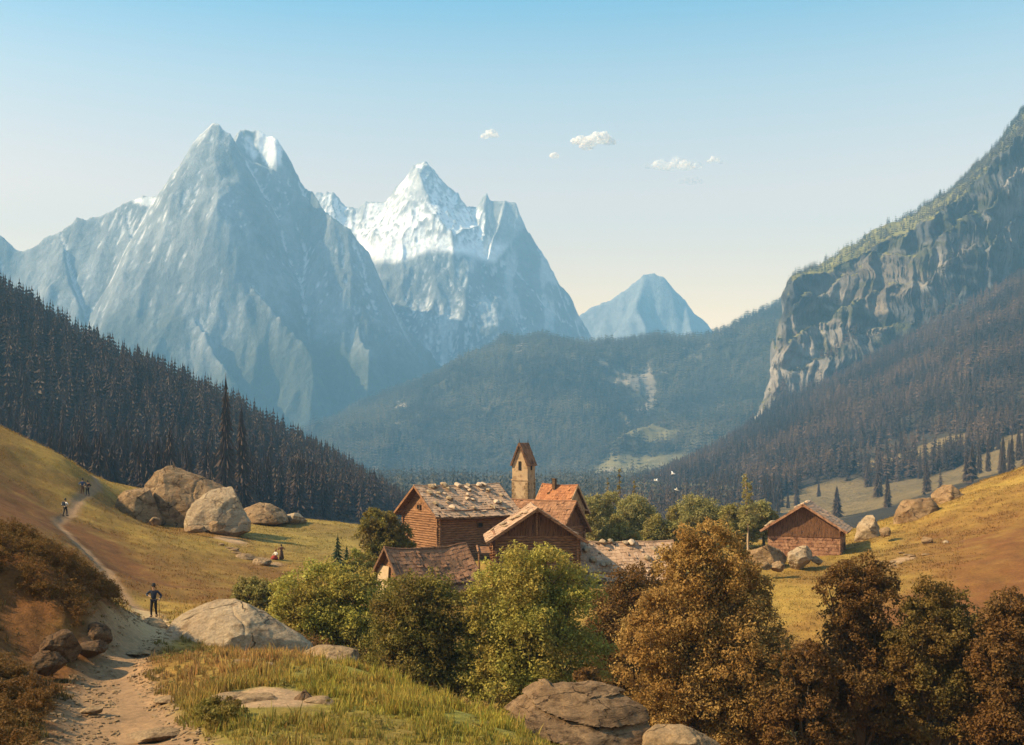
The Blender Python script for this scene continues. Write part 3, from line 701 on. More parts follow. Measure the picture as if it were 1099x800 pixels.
def rock_px(name, box, d, depth, seed, mat, label, sink=.15, pts=None, **kw):
    """boulder whose picture box is (x0,y0,x1,y1) at distance d"""
    x0, y0, x1, y1 = box; h = (y1-y0)/F*d; w = (x1-x0)/F*d; H = h*(1+sink)
    c = at((x0+x1)/2, y0, d); c.z -= H/2
    ol = None
    if pts:
        ol = [(((px-(x0+x1)/2)/F*d)/(w/2), ((HZ-py)/F*d - c.z)/(H/2)) for px, py in pts]
        ol += [(1.0, -.8), (.6, -1.0), (0, -1.0), (-.6, -1.0), (-1.0, -.8)]
    return rock(name, c, (w, depth, H), seed, mat, label, outline=ol, **kw)
rock_px('boulder', (157,496,264,568), 146, 8.5, 11, M['rock'], 'largest boulder of the left meadow, tall and cracked with pale lit ledges', pts=[(157,548),(156,521),(164,506),(178,497),(196,496),(214,505),(228,514),(236,519),(246,521),(255,537),(264,556)], rough=.05, cuts=14, sub=6)
rock_px('boulder', (124,515,172,563), 142.5, 4.5, 12, M['rock'], 'leaning brown boulder left of the largest boulder', pts=[(125,545),(126,533),(137,523),(151,514),(157,519),(165,540),(173,558)], cuts=10)
rock_px('boulder', (198,519,268,568), 142, 5, 13, M['rock_grey'], 'dark-fronted boulder joined to the right foot of the largest boulder', pts=[(199,556),(206,540),(216,529),(232,524),(246,521),(254,534),(261,548),(268,560)], cuts=12)
rock_px('slab_rock', (255,538,309,560), 165, 7, 14, M['rock'], 'low flat pale slab on the meadow edge right of the big boulders', pts=[(255,552),(262,540),(280,538),(298,543),(309,554)], cuts=8, cat='rock')
rock_px('slab_rock', (303,550,330,561), 168, 5, 15, M['rock_grey'], 'thin low slab at the meadow edge against the forest foot', cuts=8, cat='rock', sub=4)
for i, (b, d, l) in enumerate([((159,553,172,563),140,'small round stone below the gap between the two big boulders'),((223,558,243,570),138,'round stone at the right foot of the big boulders'),((198,563,222,571),136,'flat pale stone lying before the largest boulder')]):
    rock_px('stone', b, d, 1.6, 30+i, M['rock'], l, cat='stone', sub=4)
rock_px('stone', (247,592,278,606), 124, 3, 35, M['rock'], 'broad flat stone by the two seated women, farther left of the pair of stones', cat='stone', sub=4)
rock_px('stone', (270,598,292,608), 121, 2.5, 36, M['rock_warm'], 'flat pale stone right beside the two women', cat='stone', sub=4)
for i in range(9):
    px = rnd.uniform(205, 285); d = np.interp(px, [205, 285], [138, 122])+rnd.uniform(-4, 4); p = on_ground(px, d)
    rock('stone', p+Vector((0, 0, .05)), (rnd.uniform(.7, 1.8), rnd.uniform(.6, 1.2), rnd.uniform(.3, .6)), 300+i, M['rock'], 'small pale stone strewn on the bare scar across the left meadow', 'stones strewn across the left meadow', cat='stone', sub=3)
# foreground
rock_px('slab_rock', (176,641,333,700), 49, 5.2, 40, M['rock_grey'], 'big pale slab-like boulder beside the path in front of the walker', pts=[(176,668),(190,655),(205,645),(222,640),(240,643),(262,652),(280,661),(300,672),(318,682),(333,694)], cuts=9, rough=.045, sub=6, sink=.3)
rock_px('slab_rock', (322,692,384,714), 44, 2.6, 41, M['rock_warm'], 'low flat slab at the right end of the big pale slab', pts=[(322,703),(335,695),(360,693),(382,697),(384,705)], cuts=8, cat='rock')
rock_px('slab_rock', (506,733,699,818), 29, 4.2, 42, M['rock_ledge'], 'layered ledge of split rock at the bottom of the view', pts=[(506,768),(522,754),(548,738),(575,733),(588,735),(592,741),(640,739),(672,742),(697,762),(699,788)], cuts=3, layers=5, rough=.05, sub=6, sink=.25, cat='rock')
rock_px('slab_rock', (690,777,775,815), 28, 2.0, 43, M['rock_warm'], 'pale flat rock at the bottom edge right of the layered ledge', pts=[(690,790),(705,779),(735,782),(775,800)], cuts=8, cat='rock')
rock_px('stone', (309,741,343,768), 28.5, .8, 44, M['rock_dark'], 'small pointed dark stone on the bare patch in the foreground grass', cuts=7, cat='stone', pts=[(309,760),(315,750),(326,741),(334,748),(343,761)])
rock_px('stone', (296,755,316,768), 28.3, .5, 45, M['rock_dark'], 'tiny dark stone just left of the pointed one in the grass', cuts=7, cat='stone', sub=4)
for b, d, dp, s, l in [((44,676,84,705),37.5,1.3,50,'rounded brown stone at the foot of the left bank, topmost'),((36,694,70,716),35.5,1.0,51,'rounded brown stone lowest at the foot of the left bank'),((78,668,126,688),40.5,1.6,52,'flat dark stone between the left bank and the path'),((82,684,118,700),38.5,1.2,53,'low dark stone at the left edge of the path'),((12,718,44,738),32,1,54,'brown stone half buried in the scrub of the bottom left corner')]:
    rock_px('stone', b, d, dp, s, M['rock_dark'], l, cat='stone', sub=5, cuts=8, sink=.4)
rock_px('slab_rock', (128,664,182,684), 51, 3.0, 55, M['rock_warm'], 'sunlit flat rock shelf in the path at the walker’s feet', cuts=7, cat='rock', sink=.6)
for i, (px, d, w, h) in enumerate([(262,36,.9,.3),(180,30,.8,.2),(165,25,1.3,.22),(100,29,.7,.22),(270,40,.6,.25),(290,34.5,.5,.22),(150,41,1.1,.2),(205,43,.9,.25),(250,29,1.5,.25),(275,28.6,1.2,.2),(345,28.2,.9,.2)]):
    rock('stone', on_ground(px, d, .03), (w, w*.8, h), 330+i, M['rock_warm'], 'small flat stone set in the ground beside the foreground path', 'flat stones by the foreground path', cat='stone', sub=4, cuts=7)
# right meadow
for b, d, dp, s, mt, l in [((802,580,846,606),118,3.6,60,'rock','pale rounded boulder, leftmost before the red hut'),((842,583,872,609),116,2.8,61,'rock_grey','darker angular boulder touching the red hut’s front wall'),((826,601,846,612),112,1.6,62,'rock','small pale stone below the two boulders at the red hut'),((813,603,828,612),112,1.4,63,'rock','smallest stone left below the boulders at the red hut'),((870,597,882,605),116,1.2,64,'rock','round pale stone right of the boulders under the hut wall'),
   ((918,553,948,585),135,3.2,65,'rock_grey','shaded grey boulder behind the right corner of the red hut'),((944,566,957,575),128,1.3,66,'rock','small pale stone on the grass right of the grey boulder'),((957,533,1008,575),142,6,67,'rock','long pale boulder sloping up the right meadow'),((1001,520,1046,548),146,5,68,'rock','pointed pale boulder highest on the right meadow'),((985,575,1000,585),120,1.5,69,'rock','lone brown stone in the middle of the right meadow'),((1010,579,1021,586),118,1.1,70,'rock_grey','small stone on the open grass right of the lone brown stone')]:
    rock_px('boulder' if dp > 2 else 'stone', b, d, dp, s, M[mt], l, cat='boulder' if dp > 2 else 'stone', cuts=11, sub=5, sink=.25)
for i in range(12):
    p = on_ground(rnd.gauss(968, 14), rnd.gauss(113, 2.5)); rock('stone', p+Vector((0, 0, .05)), (rnd.uniform(.5, 1.5), rnd.uniform(.5, 1.), rnd.uniform(.25, .5)), 360+i, M['rock'], 'pale stone in the flat heap on the meadow right of the red hut', 'heap of pale stones right of the red hut', cat='stone', sub=3)

# ------------------------------------------------------------------ buildings
def boards(P0, ux, uz, nrm, L, H, seed, mat, name, parent, bw=(.16, .46), row=.42, th=.035, jit=.07):
    """shingles over a slope: P0 = eave corner, ux along the eave, uz up the slope"""
    rg = random.Random(seed); V = []; Q = []; RN = []
    nr = max(1, int(H/row))
    for k in range(nr+1):
        v0 = k*row - .03; x = -rg.uniform(0, .2)
        while x < L:
            w = rg.uniform(*bw); l = row*1.55*rg.uniform(.9, 1.12); v1 = min(v0+l, H+.02)
            a = rg.uniform(-jit, jit); base = .02 + rg.uniform(0, .02); lift = th*1.4+rg.uniform(0, .03)
            if rg.random() < .10: lift += rg.uniform(.03, .12); a *= 2.2
            if rg.random() < .03: x += w; continue
            x0 = max(x, 0); x1 = min(x+w-.012, L); vv = v0+rg.uniform(-.05, .05)
            if x1-x0 > .03 and v1-vv > .08:
                b = len(V)
                for top in (0, 1):
                    for (xx, yy, hh) in ((x0, vv, lift), (x1, vv, lift), (x1, v1, base), (x0, v1, base)):
                        p = P0 + ux*(xx+a*(yy-vv)) + uz*yy + nrm*(hh + top*th); V.append(p)
                Q += [(b+3,b+2,b+1,b), (b+4,b+5,b+6,b+7), (b,b+1,b+5,b+4), (b+1,b+2,b+6,b+5), (b+2,b+3,b+7,b+6), (b+3,b,b+4,b+7)]
                RN += [rg.random()**1.3]*8
            x += w
    me = npmesh(name, [tuple(v) for v in V], Q, False, {'rnd': np.array(RN)})
    return obj(name, me, mat, parent)
def hut(name, p, rz, Wd, L, wh, rh, label, cat, mats, ov=(.7, .8), seed=1, logs=True, depth_below=1.5, rowh=.26, post=False, sag=.10):
    """gabled building: gable of width Wd faces local -y, ridge along y"""
    e = empty(name, p, rz, label, cat); wm, gm, sm = mats; rg = random.Random(seed)
    mb = MB()
    if logs:
        n = int((wh+depth_below)/rowh); hh = (wh+depth_below)/n
        for k in range(n):
            z = -depth_below+hh*(k+.5); r = hh*.53; e1 = .28+rg.uniform(-.04, .08)
            for s in (-1, 1):
                mb.tube((s*Wd/2, -L/2-e1, z+hh*.25), (s*Wd/2, L/2+e1, z+hh*.25), r*rg.uniform(.95, 1.02), n=8)
                mb.tube((-Wd/2-e1, s*L/2, z), (Wd/2+e1, s*L/2, z), r*rg.uniform(.95, 1.02), n=8)
        mb.box((0, 0, (wh-depth_below)/2), (Wd-.1, L-.1, wh+depth_below))
    else:
        mb.box((0, 0, (wh-depth_below)/2), (Wd, L, wh+depth_below))
    mb.build('wall', wm, e)
    # gables of vertical planks, cut to the roof line
    sl = (rh-wh)/(Wd/2)
    for s in (-1, 1):
        g = MB(); x = -Wd/2
        while x < Wd/2-.02:
            w = min(rg.uniform(.2, .3), Wd/2-x); xm0, xm1 = x+.008, x+w-.008
            z0, z1 = rh-sl*abs(xm0)-.05, rh-sl*abs(xm1)-.05; y0 = s*(L/2+.02); y1 = s*(L/2+.07+rg.uniform(0, .025))
            zb = wh-.35
            vs = [(xm0,y0,zb),(xm1,y0,zb),(xm1,y0,max(z1, zb+.02)),(xm0,y0,max(z0, zb+.02)),(xm0,y1,zb),(xm1,y1,zb),(xm1,y1,max(z1, zb+.02)),(xm0,y1,max(z0, zb+.02))]
            g.add(vs, [(0,1,2,3),(7,6,5,4),(0,4,5,1),(1,5,6,2),(2,6,7,3),(3,7,4,0)]); x += w
        go = g.build('gable', gm, e)
    # roof: deck, shingles, barge boards, purlins
    oe, og = ov; half = Wd/2+oe; zl = rh-sl*half
    ln = math.hypot(half, rh-zl); LL = L+2*og
    ro = MB(); th = .16
    for s in (-1, 1):
        a = Vector((s*half, -LL/2, zl)); b = Vector((0, -LL/2, rh)); c = Vector((0, LL/2, rh)); d = Vector((s*half, LL/2, zl))
        dn = Vector((0, 0, -th)); ns = 10; vs = []
        for i in range(ns+1):
            f = i/ns; A_, B_ = a.lerp(d, f), b.lerp(c, f); vs += [A_, B_, A_+dn, B_+dn]
        fs = [(0, 2, 3, 1), (ns*4, ns*4+1, ns*4+3, ns*4+2)]
        for i in range(ns):
            q = i*4; fs += [(q, q+1, q+5, q+4), (q+2, q+6, q+7, q+3), (q, q+4, q+6, q+2), (q+1, q+3, q+7, q+5)]
        ro.add(vs, fs)
    def sagf(x, y): return -sag*math.sin(math.pi*min(1, max(0, y/LL+.5))) + sag*.6*mnoise.noise(Vector((x*.35, y*.45, seed*3.1)))
    ro.v = [(x, y, z+sagf(x, y)) for x, y, z in ro.v]
    rf = ro.build('roof', M['shed'], e)
    for s in (-1, 1):
        ux = Vector((0, 1, 0)); uz = Vector((-s*half, 0, rh-zl)).normalized(); nrm = Vector((s*(rh-zl), 0, half)).normalized()
        boards(Vector((s*half, -LL/2, zl)), ux, uz, nrm, LL, ln, seed*7+s, sm, 'shingles', rf)
        for v_ in rf.children[-1].data.vertices: v_.co.z += sagf(v_.co.x, v_.co.y)
    for s in (-1, 1):
        for q in (-1, 1):
            bb = MB()
            M3 = Matrix.Rotation(math.atan2((rh-zl), half)*s, 3, 'Y')
            bb.box((s*half/2, q*(LL/2+.04), (rh+zl)/2-.03), (ln+.1, .07, .24), M3); bb.build('barge_board', wm, rf)
    rc = MB()
    for i in range(10): y0_, y1_ = -LL/2-.06+(LL+.12)*i/10, -LL/2-.06+(LL+.12)*(i+1)/10; rc.tube((0, y0_, rh+.06+sagf(0, y0_)), (0, y1_, rh+.06+sagf(0, y1_)), .11, n=7)
    pass; rc.build('ridge_log', sm, rf)
    for x in (-Wd/2, 0, Wd/2):
        pu = MB(); pu.tube((x, -LL/2+.08, rh-sl*abs(x)-.27), (x, LL/2-.08, rh-sl*abs(x)-.27), .12, n=7); pu.build('purlin', wm, e)
    return e
def opening(e, x, y, z, w, h, side, mat=None, name='window'):
    """side: 'front' (local -y) or 'left'/'right' wall"""
    f = MB(); t = .07
    def bx(cx, cz, sw, sh, dep, out):
        if side == 'front': return ((x+cx, y-out, z+cz), (sw, dep, sh))
        s = 1 if side == 'right' else -1
        return ((x+s*out, y+cx, z+cz), (dep, sw, sh))
    for cx, cz, sw, sh in ((-w/2, 0, t, h+t), (w/2, 0, t, h+t), (0, h/2, w-t, t), (0, -h/2, w-t, t)):
        f.box(*bx(cx, cz, sw, sh, .1, .06))
    fo = f.build(name, mat or M['plank'], e)
    v = MB(); v.box(*bx(0, 0, w-t, h-t, .04, .03)); v.build('opening', M['void'], fo); return fo
def plank_door(e, x, y, z, w, h, side='front'):
    f = MB(); n = 5
    for i in range(n):
        cx = -w/2+w*(i+.5)/n
        if side == 'front': f.box((x+cx, y-.05, z+h/2), (w/n-.015, .06, h))
        else: f.box((x+.05, y+cx, z+h/2), (.06, w/n-.015, h))
    d = f.build('door', M['plank'], e); g = MB()
    for zz in (h*.2, h*.8):
        if side == 'front': g.box((x, y-.1, z+zz), (w*.95, .04, .12))
        else: g.box((x+.1, y, z+zz), (.04, w*.95, .12))
    g.build('door_brace', M['log'], d)
    return d
def loc(px, d, z): return Vector(((px-CX)/F*d, d, z))
# big barn
A = hut('log_barn', loc(491, 125.6, -12.6), R(-55), 7.6, 9.6, 5.6, 8.25, 'tall log barn with a stone-weighted pale shingle roof, largest building of the hamlet', 'barn', (M['log'], M['log'], M['shingle']), ov=(.9, .9), seed=1, sag=.14)
opening(A, 3.8+.13, .5, 3.9, .7, .5, 'right'); opening(A, -.2, -4.8-.16, 5.9, .6, .5, 'front')
plank_door(A, 3.8+.16, -2.2, 0.2, 1.3, 2.0, 'right')
# front hut
B = hut('gabled_hut', loc(573, 108.5, -12.6), R(3), 7.8, 7.5, 4.15, 6.75, 'dark gable-fronted timber hut in the middle of the hamlet, above the round green bush', 'hut', (M['log'], M['plank'], M['shingle']), ov=(.9, 1.1), seed=2)
for _c, _s in (((0, -3.75-.16, 5.2), (.18, .16, 2.4)), ((-3.9, -3.75-.2, 1.6), (.22, .22, 3.6)), ((3.9, -3.75-.2, 1.6), (.22, .22, 3.6))):
    kp = MB(); kp.box(_c, _s); kp.build('post', M['log'], B)
bal = MB(); bal.box((-5.0, -.6, 2.5), (1.2, 6.5, .12)); bal.tube((-5.55, -3.9, 2.62), (-5.55, 2.6, 2.62), .12); bal.tube((-5.5, -3.8, -1), (-5.5, -3.8, 2.5), .1); bal.build('side_platform', M['log'], B)
opening(B, 1.6, -3.75-.17, 2.2, .7, .6, 'front')
# low shed front-left
C_ = hut('low_shed', loc(457, 99.3, -13.9), R(-58), 6.4, 7.0, 1.9, 5.0, 'low dark shed with a sagging brown roof at the left front of the hamlet', 'shed', (M['shed'], M['log'], M['shingle_dark']), ov=(.7, .6), seed=3, sag=.42)
ex = MB(); ex.box((-1.0, -3.5-.35, 1.6), (2.2, .08, 3.4), Matrix.Rotation(R(-5), 3, 'X')); ex.build('leaning_board', M['bark_pale'], C_)
# low roof right
D_ = hut('low_roofed_shed', loc(670, 111, -14.2), R(-84), 6.2, 8.6, 1.9, 4.7, 'low shed with a wide pale roof and loose stones, right of the dark gabled hut', 'shed', (M['log'], M['log'], M['shingle']), ov=(.7, .7), seed=4, sag=.22)
# dark roof behind
G_ = hut('long_house', loc(583, 129.5, -12.8), R(57), 5.6, 7.6, 3.6, 6.5, 'house with a plain brown roof between the barn and the orange-roofed house', 'house', (M['log'], M['plank'], M['shingle_dark']), ov=(.7, .7), seed=5)
# orange roofed house
F_ = hut('small_house', loc(601, 142, -12.5), R(52), 4.6, 4.6, 4.6, 7.6, 'small house with an orange tiled roof and chimney beside the church tower', 'house', (M['plaster'], M['plaster'], M['shingle_orange']), ov=(.5, .5), seed=6, logs=False)
ch = MB(); ch.box((-.4, .6, 7.7), (.42, .42, 1.3)); ch.box((-.4, .6, 8.4), (.54, .54, .1)); ch.build('chimney', M['rock_dark'], F_)
# red hut right
H_ = hut('red_timber_hut', loc(866, 129.3, -12.95), R(-21), 8.1, 6.8, 3.75, 6.35, 'lone reddish timber hut with a shingle roof on the right meadow', 'hut', (M['stonewall'], M['plank'], M['shingle']), ov=(.75, .7), seed=7, logs=False)
mb = MB(); rg = random.Random(4)
for side in range(2):
    LEN = 8.1 if side == 0 else 6.8
    for k in range(9):
        z = -.5+.4*k; x = -LEN/2
        if z > 2.9: break
        while x < LEN/2-.1:
            w = min(rg.uniform(.4, 1.3), LEN/2-x); t_ = rg.uniform(.06, .12)
            if side == 0: mb.box((x+w/2, -3.4-t_/2+.01, z+.19), (w-.03, t_, .36))
            else: mb.box((4.05+t_/2-.01, x+w/2, z+.19), (t_, w-.03, .36))
            x += w
mb.build('stone_courses', M['stonewall'], H_)
pv = MB(); x = -4.0
while x < 4.0:
    w = rg.uniform(.18, .3); pv.box((x+w/2, -3.4-.12, 3.2), (w-.02, .05+rg.uniform(0, .03), 1.1)); x += w
pv.build('plank_band', M['plank'], H_)
plank_door(H_, 4.05+.14, 1.0, -.2, 1.2, 2.0, 'right')
# church tower
t = empty('church_tower', loc(562, 136, -12.5), R(-29), 'slender square church tower with a steep pointed roof', 'church tower')
w2, l2, zt = 1.1, 1.02, 10.35
mb = MB(); mb.box((0, 0, 2.0), (2*w2, 2*l2, 13.2)); mb.box((0, 0, (8.6+zt)/2), (2*w2-.06, 2*l2-.06, zt-8.6)); 
mb.add([(-w2+.03, -l2+.03, zt), (w2-.03, -l2+.03, zt), (0, -l2+.03, 12.6), (-w2+.03, l2-.03, zt), (w2-.03, l2-.03, zt), (0, l2-.03, 12.6)], [(0,1,2), (5,4,3), (0,2,5,3), (1,4,5,2)])
mb.build('shaft', M['plaster'], t)
cr = MB(); cr.box((0, 0, 8.45), (2*w2+.16, 2*l2+.16, .16)); cr.build('string_course', M['plaster'], t)
rg = random.Random(8)
for cx_, cy_ in ((-1, -1), (1, -1), (1, 1), (-1, 1)):
    q = MB()
    for k in range(20):
        a = .34 if k % 2 else .5
        q.box((cx_*(w2-a/2+.02), cy_*(l2-(.84-a)/2+.02), -.2+k*.42+.2), (a, .84-a, .36))
    q.build('corner_stones', M['rock'], t)
for zz, yy, sd in ((10.2, -l2, 0), (5.6, -l2, 0)):
    f = MB(); f.box((0, yy-.02+.03, zz), (.34, .1, 1.1 if zz > 9 else .7)); sw = f.build('slit_window', M['void'], t)
f = MB(); f.box((w2-.01, 0, 10.1), (.1, .3, .9)); f.build('slit_window', M['void'], t)
rf = MB(); hx = w2+.09; zt2 = zt-.15
for s in (-1, 1):
    a, b, c, d = Vector((s*hx, -l2-.2, zt2)), Vector((0, -l2-.2, 13.0)), Vector((0, l2+.2, 13.0)), Vector((s*hx, l2+.2, zt2))
    o_ = Vector((-s*.12, 0, -.04)); rf.add([a, b, c, d, a+o_, b+Vector((0, 0, -.25)), c+Vector((0, 0, -.25)), d+o_], [(0,1,2,3), (7,6,5,4), (0,4,5,1), (2,6,7,3), (3,7,4,0)])
ro = rf.build('roof', M['shed'], t)
for s in (-1, 1):
    uz = Vector((-s*hx, 0, 13.0-zt2)).normalized(); boards(Vector((s*hx, -l2-.2, zt2)), Vector((0, 1, 0)), uz, Vector((s*(13-zt2), 0, hx)).normalized(), 2*l2+.4, math.hypot(hx, 13-zt2), 90+s, M['shingle_dark'], 'shingles', ro, bw=(.15, .25), row=.32)
for s in (-1, 1):
    fn = MB(); fn.tube((0, s*(l2+.1), 12.9), (0, s*(l2+.1), 13.55), .05, .015); fn.build('finial', M['void'], t)
# stones on the roofs
def roof_stones(e, rz, Wd, L, wh, rh, n, label, group, seed, side=1, ridge=.4, big=1.0):
    rg = random.Random(seed); sl = (rh-wh)/(Wd/2); Mx = Matrix.Translation(e.location) @ Matrix.Rotation(rz, 4, 'Z'); bpyn = []
    for i in range(n):
        x = side*(rg.uniform(.0, .35) if rg.random() < ridge else rg.uniform(.6, Wd/2+.3)); y = rg.uniform(-L/2, L/2)
        s = rg.uniform(.3, .62)*big
        p = Mx @ Vector((x, y, rh-sl*abs(x)+.13+s*.12))
        o = rock('roof_stone', p, (s*1.5, s, s*.6), seed*50+i, M['rock_grey'] if rg.random() < .6 else M['shingle_stone'], label, group, cat='stone', sub=3, cuts=7, rz=rg.uniform(0, 3))
        o.rotation_euler = (rg.uniform(-.2, .2), .3*side, rz)
M['shingle_stone'] = mat_mix('pale_roof_stone', (.36, .25, .16), (.48, .35, .23), 2, bs=.5, bd=.05)
roof_stones(A, R(-55), 7.6, 9.6, 5.6, 8.25, 34, 'flat stone weighing down the shingle roof of the tall log barn', 'stones on the log barn roof', 21, 1, .35, 1.3)
roof_stones(D_, R(-84), 6.2, 8.6, 1.9, 4.7, 14, 'stone lying on the pale roof of the low shed right of the gabled hut', 'stones on the low right roof', 22, 1, .55, 1.4)
roof_stones(B, R(3), 7.8, 7.5, 4.15, 6.75, 9, 'stone lying on the left roof slope of the dark gabled hut', 'stones on the gabled hut roof', 23, -1, .1, 1.0)
roof_stones(H_, R(-21), 8.1, 6.8, 3.75, 6.35, 9, 'stone lying on the roof of the lone reddish hut', 'stones on the red hut roof', 24, -1, .3, 1.1)

# ------------------------------------------------------------------ broadleaf trees and bushes
def crown_mesh(lobes, leaf, n, seed, name='crown', inner=.25, sparse=0):
    """lobes: (x, y, z, r). Sub-clumps on their surface, leaves spread through the clumps"""
    rg = np.random.RandomState(seed); C = np.array(lobes, float)
    cl = []
    for (x, y, z, r) in C:
        k = int(26*(r/1.5)**1.4)+10
        u = rg.normal(size=(k, 3)); u /= np.linalg.norm(u, axis=1)[:, None]; u[:, 2] = np.where(u[:, 2] < -.5, -u[:, 2], u[:, 2])
        rr = r*rg.uniform(.55, 1.02, k)[:, None]; s = r*rg.uniform(.16, .34, k)
        cl.append(np.concatenate([np.array([x, y, z])+u*rr, s[:, None]], 1))
    cl = np.concatenate(cl); wgt = cl[:, 3]**2; wgt /= wgt.sum()
    idx = rg.choice(len(cl), n, p=wgt); u = rg.normal(size=(n, 3)); u /= np.linalg.norm(u, axis=1)[:, None]
    rad = cl[idx, 3]*np.where(rg.uniform(0, 1, n) < inner, rg.uniform(0, .8, n), rg.uniform(.75, 1.12, n)); rad *= (1+.25*rg.normal(size=n)*.4)
    P = cl[idx, :3] + u*rad[:, None]*np.array([1, 1, .78])
    # leaf frame: random, leaning outwards/up
    nn = u*.6 + rg.normal(size=(n, 3))*.6 + np.array([0, 0, .35]); nn /= np.linalg.norm(nn, axis=1)[:, None]
    t1 = np.cross(nn, rg.normal(size=(n, 3))); t1 /= np.linalg.norm(t1, axis=1)[:, None]; t2 = np.cross(nn, t1)
    s = leaf*rg.uniform(.6, 1.35, n)[:, None]
    V = np.stack([P-t1*s*.5, P-t2*s*.28+nn*s*.08, P+t1*s*.5, P+t2*s*.28+nn*s*.08], 1).reshape(-1, 3)
    Q = np.arange(4*n).reshape(n, 4)
    clr = rg.uniform(0, 1, len(cl)); rn = np.clip(.55*clr[idx]+.45*rg.uniform(0, 1, n), 0, 1)
    return npmesh(name, V, Q, False, {'rnd': np.repeat(rn, 4)})
def broadleaf(name, lobes_px, d, base, leaf, n, mat, label, seed, cat='bush', thick=.16, bark='bark', group=None, spread=1.1, inner=.25):
    """lobes in picture units at distance d (each with its own distance offset)"""
    rg = random.Random(seed); bx, by = base; root = at(bx, by, d); root.z = max(root.z, gz(root.x, root.y)-.1) if by > 1e4 else gz(root.x, root.y)-.1
    e = empty(name, root, 0, label, cat, group); L = []
    for i, lb in enumerate(lobes_px):
        px, py, r = lb[:3]; dd = d + (lb[3] if len(lb) > 3 else rg.uniform(-.6, .6)*r/F*d*.8)
        c = at(px, py, dd)-root; L.append((c.x, c.y, c.z, r/F*d*spread))
    # fill towards the ground and to the back so that the crown has a body
    ex = []
    for (x, y, z, r) in L: ex.append((x+rg.uniform(-.3, .3)*r, y+r*rg.uniform(.4, .9), z-rg.uniform(0, .4)*r, r*.95)); ex.append((x+rg.uniform(-.5, .5)*r, y+r*rg.uniform(-.1, .4), max(r*.6, z-rg.uniform(.6, 1.3)*r), r*.9))
    obj('crown', crown_mesh(L+ex, leaf, n, seed, inner=inner), mat, e)
    top = max(l[2] for l in L); mb = MB()
    zt = max(.8, min(l[2] for l in L)*.9)
    mid = Vector((rg.uniform(-.2, .2), rg.uniform(-.2, .2), zt*.7)); mb.tube((0, 0, -.3), mid, thick, thick*.75, 8)
    for (x, y, z, r) in L:
        q = Vector((x, y, z)); k = mid.lerp(q, .5)+Vector((rg.uniform(-.3, .3), rg.uniform(-.3, .3), rg.uniform(0, .4)))*r*.4
        mb.tube(mid, k, thick*.5, thick*.32, 6, False); mb.tube(k, q, thick*.32, thick*.12, 5, False)
        for j in range(4):
            u = Vector((rg.gauss(0, 1), rg.gauss(0, 1), rg.gauss(.3, .8))).normalized()*r*.8
            mb.tube(k.lerp(q, rg.uniform(.3, 1)), q+u, thick*.12, thick*.03, 4, False)
    mb.build('trunk', M[bark], e, smooth=True)
    return e
